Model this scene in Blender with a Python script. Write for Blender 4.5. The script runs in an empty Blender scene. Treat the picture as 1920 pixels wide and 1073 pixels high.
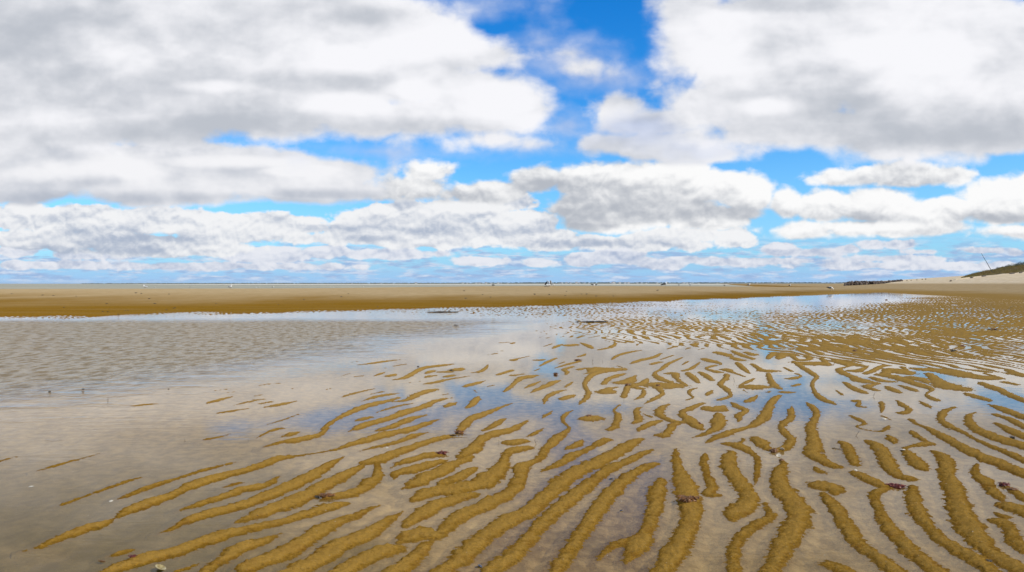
import bpy, bmesh, math, random
import numpy as np
from mathutils import Vector, Matrix, Quaternion

# ------------------------------------------------------------------ camera, world, sun
scene = bpy.context.scene
COL = scene.collection
H_CAM = 1.2            # eye height above the pool surface (z = 0)
F_PX = 1280.0          # focal length in pixels of the 1920 px wide photograph
HOR = 532.0            # row of the horizon in the photograph

cam_data = bpy.data.cameras.new("camera")
cam = bpy.data.objects.new("camera", cam_data)
COL.objects.link(cam)
cam_data.sensor_width = 36.0
cam_data.lens = 36.0 * F_PX / 1920.0
cam_data.shift_y = -(536.5 - HOR) / 1920.0
cam_data.clip_start = 0.05
cam_data.clip_end = 60000.0
cam.location = (0, 0, H_CAM)
cam.rotation_euler = (math.radians(90), 0, 0)
scene.camera = cam

SUN_EL, SUN_AZ = 40.0, 118.0      # azimuth clockwise from +Y (the view direction)
SKY_STRENGTH = 0.10
CLOUD_GAIN = 1.0

scene.view_settings.view_transform = 'Standard'
scene.view_settings.look = 'None'
scene.view_settings.exposure = 0.0
scene.view_settings.gamma = 1.0
scene.cycles.max_bounces = 8
scene.cycles.transparent_max_bounces = 8
scene.cycles.caustics_reflective = False
scene.cycles.caustics_refractive = False

sun_data = bpy.data.lights.new("sun", 'SUN')
sun_data.energy = 3.9
sun_data.angle = math.radians(0.6)
sun_data.color = (1.0, 0.95, 0.87)
sun = bpy.data.objects.new("sun", sun_data)
COL.objects.link(sun)
az, el = math.radians(SUN_AZ), math.radians(SUN_EL)
sdir = Vector((math.sin(az) * math.cos(el), math.cos(az) * math.cos(el), math.sin(el)))
sun.rotation_euler = sdir.to_track_quat('Z', 'Y').to_euler()
sun.location = (0, 0, 60)


class NT:
    """small helper to write node trees as expressions"""
    def __init__(self, tree):
        self.t = tree
        tree.nodes.clear()

    def n(self, typ, **kw):
        nd = self.t.nodes.new(typ)
        for k, v in kw.items():
            setattr(nd, k, v)
        return nd

    def put(self, sock, v):
        if v is None:
            return
        if isinstance(v, bpy.types.NodeSocket):
            self.t.links.new(v, sock)
        else:
            if isinstance(v, (tuple, list)) and sock.type == 'RGBA' and len(v) == 3:
                v = (*v, 1)
            sock.default_value = v

    def m(self, op, a, b=None, c=None, clamp=False):
        nd = self.n('ShaderNodeMath', operation=op, use_clamp=clamp)
        self.put(nd.inputs[0], a); self.put(nd.inputs[1], b); self.put(nd.inputs[2], c)
        return nd.outputs[0]

    def v(self, op, a, b=None, c=None, scale=None):
        nd = self.n('ShaderNodeVectorMath', operation=op)
        self.put(nd.inputs[0], a); self.put(nd.inputs[1], b); self.put(nd.inputs[2], c)
        if scale is not None:
            self.put(nd.inputs['Scale'], scale)
        return nd.outputs['Value'] if op in ('LENGTH', 'DOT_PRODUCT') else nd.outputs[0]

    def sep(self, a):
        nd = self.n('ShaderNodeSeparateXYZ'); self.put(nd.inputs[0], a)
        return nd.outputs

    def comb(self, x, y, z=0.0):
        nd = self.n('ShaderNodeCombineXYZ')
        self.put(nd.inputs[0], x); self.put(nd.inputs[1], y); self.put(nd.inputs[2], z)
        return nd.outputs[0]

    def smooth(self, x, a, b, lo=0.0, hi=1.0):
        nd = self.n('ShaderNodeMapRange', interpolation_type='SMOOTHSTEP')
        self.put(nd.inputs['Value'], x); self.put(nd.inputs['From Min'], a); self.put(nd.inputs['From Max'], b)
        self.put(nd.inputs['To Min'], lo); self.put(nd.inputs['To Max'], hi)
        return nd.outputs[0]

    def lin(self, x, a, b, lo=0.0, hi=1.0):
        nd = self.n('ShaderNodeMapRange')
        self.put(nd.inputs['Value'], x); self.put(nd.inputs['From Min'], a); self.put(nd.inputs['From Max'], b)
        self.put(nd.inputs['To Min'], lo); self.put(nd.inputs['To Max'], hi)
        return nd.outputs[0]

    def noise(self, vec, scale, detail=4.0, rough=0.5, dist=0.0, dim='3D', lac=2.0):
        nd = self.n('ShaderNodeTexNoise', noise_dimensions=dim)
        self.put(nd.inputs['Vector'], vec); nd.inputs['Scale'].default_value = scale
        nd.inputs['Detail'].default_value = detail; nd.inputs['Roughness'].default_value = rough
        nd.inputs['Lacunarity'].default_value = lac
        nd.inputs['Distortion'].default_value = dist
        return nd.outputs['Fac']

    def mix(self, f, a, b):
        nd = self.n('ShaderNodeMix', data_type='RGBA')
        self.put(nd.inputs[0], f); self.put(nd.inputs[6], a); self.put(nd.inputs[7], b)
        return nd.outputs[2]

    def ramp(self, f, stops):
        nd = self.n('ShaderNodeValToRGB'); self.put(nd.inputs[0], f)
        cr = nd.color_ramp
        while len(cr.elements) < len(stops):
            cr.elements.new(0.5)
        for e, (p, c) in zip(cr.elements, stops):
            e.position = p; e.color = (*c, 1)
        return nd.outputs[0]


def srgb(r, g, b):
    f = lambda c: ((c / 255 + 0.055) / 1.055) ** 2.4 if c > 10 else c / 255 / 12.92
    return (f(r), f(g), f(b))


# ------------------------------------------------------------------ the sky: Nishita air with procedural cumulus
# Clouds live in direction space (they are kilometres away). Each is a union of ellipses
# given as direction tangents (u = x/y, v = z/y), eroded by fractal noise.
CLOUDS = [
    # name, noise set, size of the erosion at v=0 and its growth, softness, noise bias, tones, cloud ellipses,
    # thick (dark based) parts, thin sunlit parts: all ellipses [cx, cy, rx, ry] in 1/1280 units measured from 960,532
    ('low', 'small', 5.0, 30.0, 0.7, 0.35, (164, 180, 208), (232, 235, 243), [
        (100, 497, 200, 9), (420, 500, 260, 9), (30, 470, 60, 13), (180, 478, 90, 10), (500, 478, 90, 18), (610, 472, 55, 14),
        (730, 476, 120, 13), (900, 490, 60, 10), (1010, 492, 50, 10), (1095, 488, 46, 13), (1165, 474, 46, 18), (1180, 490, 60, 9), (1240, 497, 50, 10),
        (1300, 488, 70, 9), (1360, 492, 60, 9), (1470, 469, 40, 13), (1530, 474, 60, 10), (1440, 490, 150, 7), (1590, 467, 26, 8), (1690, 486, 120, 8),
        (1635, 458, 30, 12), (1680, 459, 48, 9), (1730, 472, 40, 6), (1840, 470, 50, 6), (1910, 475, 20, 6), (1700, 498, 260, 9), (1850, 500, 90, 9)],
        [], [(20, 462, 40, 7), (500, 468, 40, 6), (1165, 465, 30, 6), (1470, 463, 25, 5)]),
    ('midlow', 'small', 7.0, 40.0, 0.65, 0.60, (172, 184, 204), (243, 244, 246), [
        (40, 405, 70, 26), (150, 412, 140, 28), (320, 415, 180, 26), (470, 425, 130, 26), (120, 450, 190, 20), (300, 462, 190, 20),
        (420, 440, 100, 22), (560, 425, 70, 15), (545, 415, 70, 10), (605, 448, 90, 12),
        (680, 405, 60, 20), (760, 400, 80, 25), (710, 430, 110, 24), (860, 405, 100, 30), (800, 445, 170, 22), (880, 430, 60, 25),
        (985, 420, 60, 30), (1010, 448, 80, 24), (1100, 452, 80, 12), (1230, 450, 60, 20), (1285, 460, 50, 12), (1375, 446, 46, 20), (1310, 440, 60, 14),
        (950, 382, 60, 18)],
        [(820, 432, 130, 14), (120, 470, 160, 8), (300, 446, 80, 7), (700, 448, 60, 8), (1120, 458, 120, 8), (650, 430, 80, 8)],
        [(60, 392, 60, 10), (200, 410, 60, 10), (310, 428, 40, 8), (660, 395, 30, 10), (710, 392, 36, 10), (860, 390, 70, 10), (1370, 440, 40, 10), (985, 405, 30, 14), (590, 415, 40, 6)]),
    ('mid', 'far', 8.0, 50.0, 1.0, 0.65, (182, 187, 196), (252, 252, 252), [
        (800, 325, 42, 26), (790, 352, 74, 26), (880, 362, 90, 22), (950, 358, 46, 18), (735, 365, 50, 14),
        (1010, 335, 60, 28), (1120, 340, 110, 36), (1260, 345, 130, 42), (1390, 355, 62, 40), (1180, 385, 170, 40), (1130, 415, 90, 20), (1330, 405, 90, 24),
        (1480, 380, 34, 30), (1550, 385, 70, 32), (1640, 385, 110, 34), (1500, 432, 80, 18), (1640, 428, 130, 18), (1760, 395, 90, 26), (1770, 425, 70, 14),
        (1690, 328, 110, 24), (1590, 335, 80, 16), (1780, 330, 46, 20),
        (1880, 365, 80, 32), (1960, 350, 80, 34), (1870, 400, 90, 24), (1960, 400, 60, 30), (1890, 434, 80, 14)],
        [(1180, 400, 190, 26), (1100, 425, 80, 10), (1640, 410, 130, 12), (1880, 410, 110, 12), (1700, 345, 100, 14), (860, 370, 80, 12), (1000, 350, 50, 14)],
        [(1260, 325, 150, 16), (1110, 318, 80, 10), (1430, 350, 36, 24), (1485, 370, 26, 20), (1540, 372, 30, 10), (1900, 350, 90, 20), (1500, 424, 60, 10), (1640, 425, 70, 8), (1720, 372, 90, 9), (1870, 428, 40, 8), (800, 310, 26, 12)]),
    ('deck2', 'near', 14.0, 45.0, 0.85, 0.80, (180, 187, 200), (245, 245, 248), [
        (60, 320, 220, 60), (300, 318, 220, 52), (480, 325, 180, 44), (620, 322, 92, 26), (560, 355, 140, 24), (330, 355, 220, 32), (-120, 330, 200, 60),
        (1150, 212, 58, 36), (1225, 225, 60, 24), (1130, 270, 50, 18), (1230, 275, 110, 20), (1320, 288, 80, 14)],
        [(180, 375, 280, 14), (430, 375, 200, 12), (270, 262, 170, 22), (580, 365, 100, 10), (1230, 230, 60, 12)],
        [(60, 325, 50, 14), (170, 318, 120, 16), (440, 304, 110, 10), (560, 320, 60, 8), (1150, 215, 50, 18)]),
    ('wisp', 'near', 22.0, 60.0, 2.6, 1.25, (176, 190, 222), (214, 222, 242), [
        (1060, 110, 90, 36), (1120, 150, 60, 26), (1010, 80, 60, 24), (1350, 268, 70, 18), (1000, 275, 70, 16), (1195, 235, 110, 26), (880, 20, 60, 16), (1060, 235, 60, 30), (1260, 90, 30, 60), (700, 285, 60, 8)], [], []),
    ('top', 'near', 18.0, 55.0, 1.15, 0.80, (190, 195, 204), (248, 248, 252), [
        (-200, 120, 400, 220), (150, 235, 320, 50), (160, 90, 420, 170), (520, 90, 300, 170), (740, 60, 130, 70), (700, 130, 190, 90), (850, 95, 120, 44), (930, 100, 60, 30), (720, 215, 260, 46), (900, 190, 130, 58), (985, 215, 66, 44),
        (420, 215, 320, 40), (940, 262, 90, 12), (1000, 270, 60, 14), (1100, 125, 40, 16), (1050, 100, 40, 10),
        (1290, 20, 80, 50), (1330, 90, 95, 70), (1330, 190, 100, 50), (1480, 110, 200, 150), (1700, 90, 260, 160), (1520, 232, 220, 50), (1760, 234, 300, 64), (1980, 140, 300, 140),
        (1400, 255, 80, 20), (300, -190, 700, 130), (1650, -190, 480, 170)],
        [(120, 170, 300, 60), (330, 240, 260, 26), (1680, 252, 260, 26), (1600, 200, 110, 40), (800, 238, 150, 16), (20, 40, 200, 110), (1500, 10, 140, 14), (1840, 235, 130, 40), (690, 30, 60, 18), (600, 150, 120, 20)],
        [(940, 190, 60, 34), (800, 88, 110, 26), (650, 110, 70, 22), (1690, 100, 140, 30), (1440, 200, 70, 14), (780, 170, 40, 16), (400, 162, 60, 10), (1350, 90, 60, 60), (1000, 230, 50, 20), (650, 195, 90, 16)]),
]


def build_world():
    w = bpy.data.worlds.new("World")
    scene.world = w
    w.use_nodes = True
    g = NT(w.node_tree)
    coord = g.n('ShaderNodeTexCoord').outputs['Generated']
    x, y, z = g.sep(coord)
    sky = g.n('ShaderNodeTexSky', sky_type='NISHITA')
    sky.sun_disc = False
    sky.sun_elevation = math.radians(SUN_EL)
    sky.sun_rotation = math.radians(SUN_AZ)
    sky.altitude = 0; sky.air_density = 1.0; sky.dust_density = 0.6; sky.ozone_density = 2.0
    hs = g.n('ShaderNodeHueSaturation')
    hs.inputs['Saturation'].default_value = 1.5
    hs.inputs['Value'].default_value = 1.0
    g.put(hs.inputs['Color'], sky.outputs[0])
    tint = g.n('ShaderNodeMix', data_type='RGBA', blend_type='MULTIPLY')
    tint.inputs[0].default_value = 1.0
    g.put(tint.inputs[6], hs.outputs[0])
    tint.inputs[7].default_value = (0.095, 0.155, 0.19, 1)
    blue = tint.outputs[2]

    ay = g.m('MAXIMUM', g.m('ABSOLUTE', y), 0.02)
    u = g.m('DIVIDE', x, ay)
    vv = g.m('DIVIDE', g.m('MAXIMUM', z, 0.0), ay)
    vv = g.m('MINIMUM', vv, 6.0)
    # work in units of pixels of the photograph: P = (px, py up from the horizon)
    px = g.m('MULTIPLY', u, F_PX)
    py = g.m('MULTIPLY', vv, F_PX)
    P = g.comb(px, py)
    def fields(sc, det, relief_step):
        q0 = g.v('MULTIPLY', g.comb(u, vv), (sc, sc * 1.45, 0))
        def one(qv):
            w1 = g.n('ShaderNodeTexNoise', noise_dimensions='2D')
            g.put(w1.inputs['Vector'], qv)
            w1.inputs['Scale'].default_value = 0.9; w1.inputs['Detail'].default_value = 2; w1.inputs['Roughness'].default_value = 0.55
            wv = g.v('MULTIPLY_ADD', w1.outputs['Color'], (1.3, 1.3, 0), qv)
            vo = g.n('ShaderNodeTexVoronoi', feature='F1', voronoi_dimensions='2D')
            g.put(vo.inputs['Vector'], wv)
            vo.inputs['Scale'].default_value = 1.0
            vo.inputs['Detail'].default_value = 2.0; vo.inputs['Roughness'].default_value = 0.45
            fb = g.noise(qv, 0.8, det, 0.57, dim='2D')
            a = g.m('MULTIPLY', g.m('SUBTRACT', 0.42, vo.outputs['Distance']), 0.9)
            return g.m('MULTIPLY_ADD', g.m('SUBTRACT', fb, 0.5), 3.2, a)
        n0 = one(q0)
        n1 = one(g.v('ADD', q0, (relief_step * 0.25, relief_step, 0.0)))
        return n0, g.m('SUBTRACT', n0, n1)

    sets = {'small': fields(27.0, 5, 0.24), 'far': fields(17.0, 8, 0.20), 'near': fields(8.5, 9, 0.26)}
    soft_n = g.noise(g.comb(g.m('MULTIPLY', u, 4.0), g.m('MULTIPLY', vv, 11.0)), 1.0, 4, 0.5, dim='2D')

    def blobs(lst):
        acc = None
        for (cx, cy, rx, ry) in lst:
            cx = cx - 960.0; cyy = HOR - cy
            d = g.v('LENGTH', g.v('MULTIPLY_ADD', P, (1 / rx, 1 / ry, 0), (-cx / rx, -cyy / ry, 0)))
            acc = d if acc is None else g.m('MINIMUM', acc, d)
        return g.smooth(acc, 0.2, 1.7, 1.0, 0.0)

    # clear air whitens to the horizon
    vt = g.m('DIVIDE', g.m('MAXIMUM', z, 0.0), g.m('MAXIMUM', g.m('SQRT', g.m('ADD', g.m('MULTIPLY', x, x), g.m('MULTIPLY', y, y))), 0.02))
    hz = g.smooth(vt, 0.0, 0.28, 1.0, 0.0)
    col = g.mix(g.m('MULTIPLY', hz, 0.62), blue, srgb(140, 200, 255))
    hz2 = g.smooth(vt, 0.0, 0.045, 0.75, 0.0)
    col = g.mix(hz2, col, srgb(158, 200, 246))

    # far rows of cloud flattened toward the horizon
    fr = g.noise(g.comb(g.m('MULTIPLY', u, 22.0), g.m('MULTIPLY', vv, 110.0), 1.3), 1.0, 6, 0.6)
    fa = g.smooth(fr, 0.40, 0.60)
    fwin = g.m('MULTIPLY', g.smooth(vv, 0.0, 0.012, 0.35, 1.0), g.smooth(vv, 0.045, 0.075, 1.0, 0.0))
    fr2 = g.noise(g.comb(g.m('MULTIPLY', u, 30.0), g.m('MULTIPLY', vv, 170.0), 9.3), 1.0, 5, 0.6)
    fcol = g.mix(g.smooth(fr2, 0.42, 0.66), srgb(156, 182, 222), srgb(222, 228, 242))
    col = g.mix(g.m('MULTIPLY', g.m('MULTIPLY', fa, fwin), 0.85), col, fcol)

    for li, (name, st, s0, s1, soft, bias, c_lo, c_hi, ells, dark, light) in enumerate(CLOUDS):
        n0, relief = sets[st]
        S = g.m('MULTIPLY_ADD', vv, s1, s0)          # pixels
        acc = None
        for (cx, cy, rx, ry) in ells:
            cx = cx - 960.0; cyy = HOR - cy
            k = math.sqrt(min(rx, ry * 2.0) * ry)
            d = g.v('LENGTH', g.v('MULTIPLY_ADD', P, (1 / rx, 1 / ry, 0), (-cx / rx, -cyy / ry, 0)))
            d = g.m('MULTIPLY_ADD', d, k, -k)
            acc = d if acc is None else g.m('SMOOTH_MIN', acc, d, 6.0 if li < 3 else 14.0)
        Fd = g.m('SUBTRACT', g.m('ADD', n0, bias), g.m('DIVIDE', acc, S))
        a = g.smooth(Fd, -0.10, soft)
        tone = g.m('MULTIPLY_ADD', relief, 0.42 if st != 'near' else 0.26, 0.66)
        tone = g.m('ADD', tone, g.m('MULTIPLY', g.m('SUBTRACT', soft_n, 0.5), 1.1))
        if dark:
            tone = g.m('MULTIPLY_ADD', blobs(dark), -0.38, tone)
        if light:
            tone = g.m('MULTIPLY_ADD', blobs(light), 0.45, tone)
        tone = g.smooth(tone, 0.0, 1.0)
        ccol = g.mix(tone, srgb(*c_lo), srgb(*c_hi))
        col = g.mix(a, col, ccol)

    # clouds over the rest of the dome
    dv = g.v('MULTIPLY', coord, (5.0, 5.0, 13.0))
    g1 = g.noise(dv, 1.0, 7, 0.55); g2 = g.noise(g.v('ADD', dv, (0.1, -0.1, 0.45)), 1.0, 5, 0.55)
    gen = g.smooth(g1, 0.44, 0.52)
    gcol = g.mix(g.smooth(g.m('MULTIPLY_ADD', g.m('SUBTRACT', g1, g2), 4.0, 0.6), 0.0, 1.0), srgb(180, 188, 202), srgb(247, 247, 250))
    gw = g.m('MAXIMUM', g.smooth(vv, 0.55, 0.85), g.smooth(g.m('ABSOLUTE', u), 0.84, 1.10))
    gw = g.m('MAXIMUM', gw, g.smooth(y, 0.0, 0.12, 1.0, 0.0))
    col = g.mix(g.m('MULTIPLY', gen, gw), col, gcol)
    # below the horizon: haze tone (never seen, the ground covers it)
    below = g.m('LESS_THAN', z, 0.0)
    col = g.mix(below, col, srgb(170, 180, 185))

    bg = g.n('ShaderNodeBackground')
    g.put(bg.inputs[0], col)
    bg.inputs[1].default_value = CLOUD_GAIN
    out = g.n('ShaderNodeOutputWorld')
    g.t.links.new(bg.outputs[0], out.inputs[0])
    w.cycles.sampling_method = 'MANUAL'
    w.cycles.sample_map_resolution = 512


build_world()

# ------------------------------------------------------------------ numeric helpers
RNG = np.random.RandomState(7)
_P = RNG.permutation(4096).astype(np.int64)
_G = RNG.rand(4096) * 2 * np.pi
_GX, _GY = np.cos(_G), np.sin(_G)


def perlin(x, y):
    xi = np.floor(x).astype(np.int64); yi = np.floor(y).astype(np.int64)
    xf = x - xi; yf = y - yi
    u = xf * xf * xf * (xf * (xf * 6 - 15) + 10); v = yf * yf * yf * (yf * (yf * 6 - 15) + 10)

    def g(ix, iy, dx, dy):
        h = _P[(_P[ix & 4095] + iy) & 4095]
        return _GX[h] * dx + _GY[h] * dy
    a = g(xi, yi, xf, yf); b = g(xi + 1, yi, xf - 1, yf)
    c = g(xi, yi + 1, xf, yf - 1); d = g(xi + 1, yi + 1, xf - 1, yf - 1)
    return ((a + (b - a) * u) + ((c + (d - c) * u) - (a + (b - a) * u)) * v) * 1.5


def fbm(x, y, o=4, r=0.5):
    s = 0; a = 1.0; t = 0
    for i in range(o):
        s = s + a * perlin(x + 17.3 * i, y - 9.1 * i); t += a
        a *= r; x = x * 2.03; y = y * 2.03
    return s / t


def sst(x, a, b):
    t = np.clip((x - a) / (b - a), 0, 1)
    return t * t * (3 - 2 * t)


def gp(px, py, z=0.0):
    """ground point (X, Y) under photograph pixel (px, py) at height z"""
    dy = py - HOR
    Y = (H_CAM - z) * F_PX / dy
    return (px - 960.0) / F_PX * Y, Y


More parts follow.
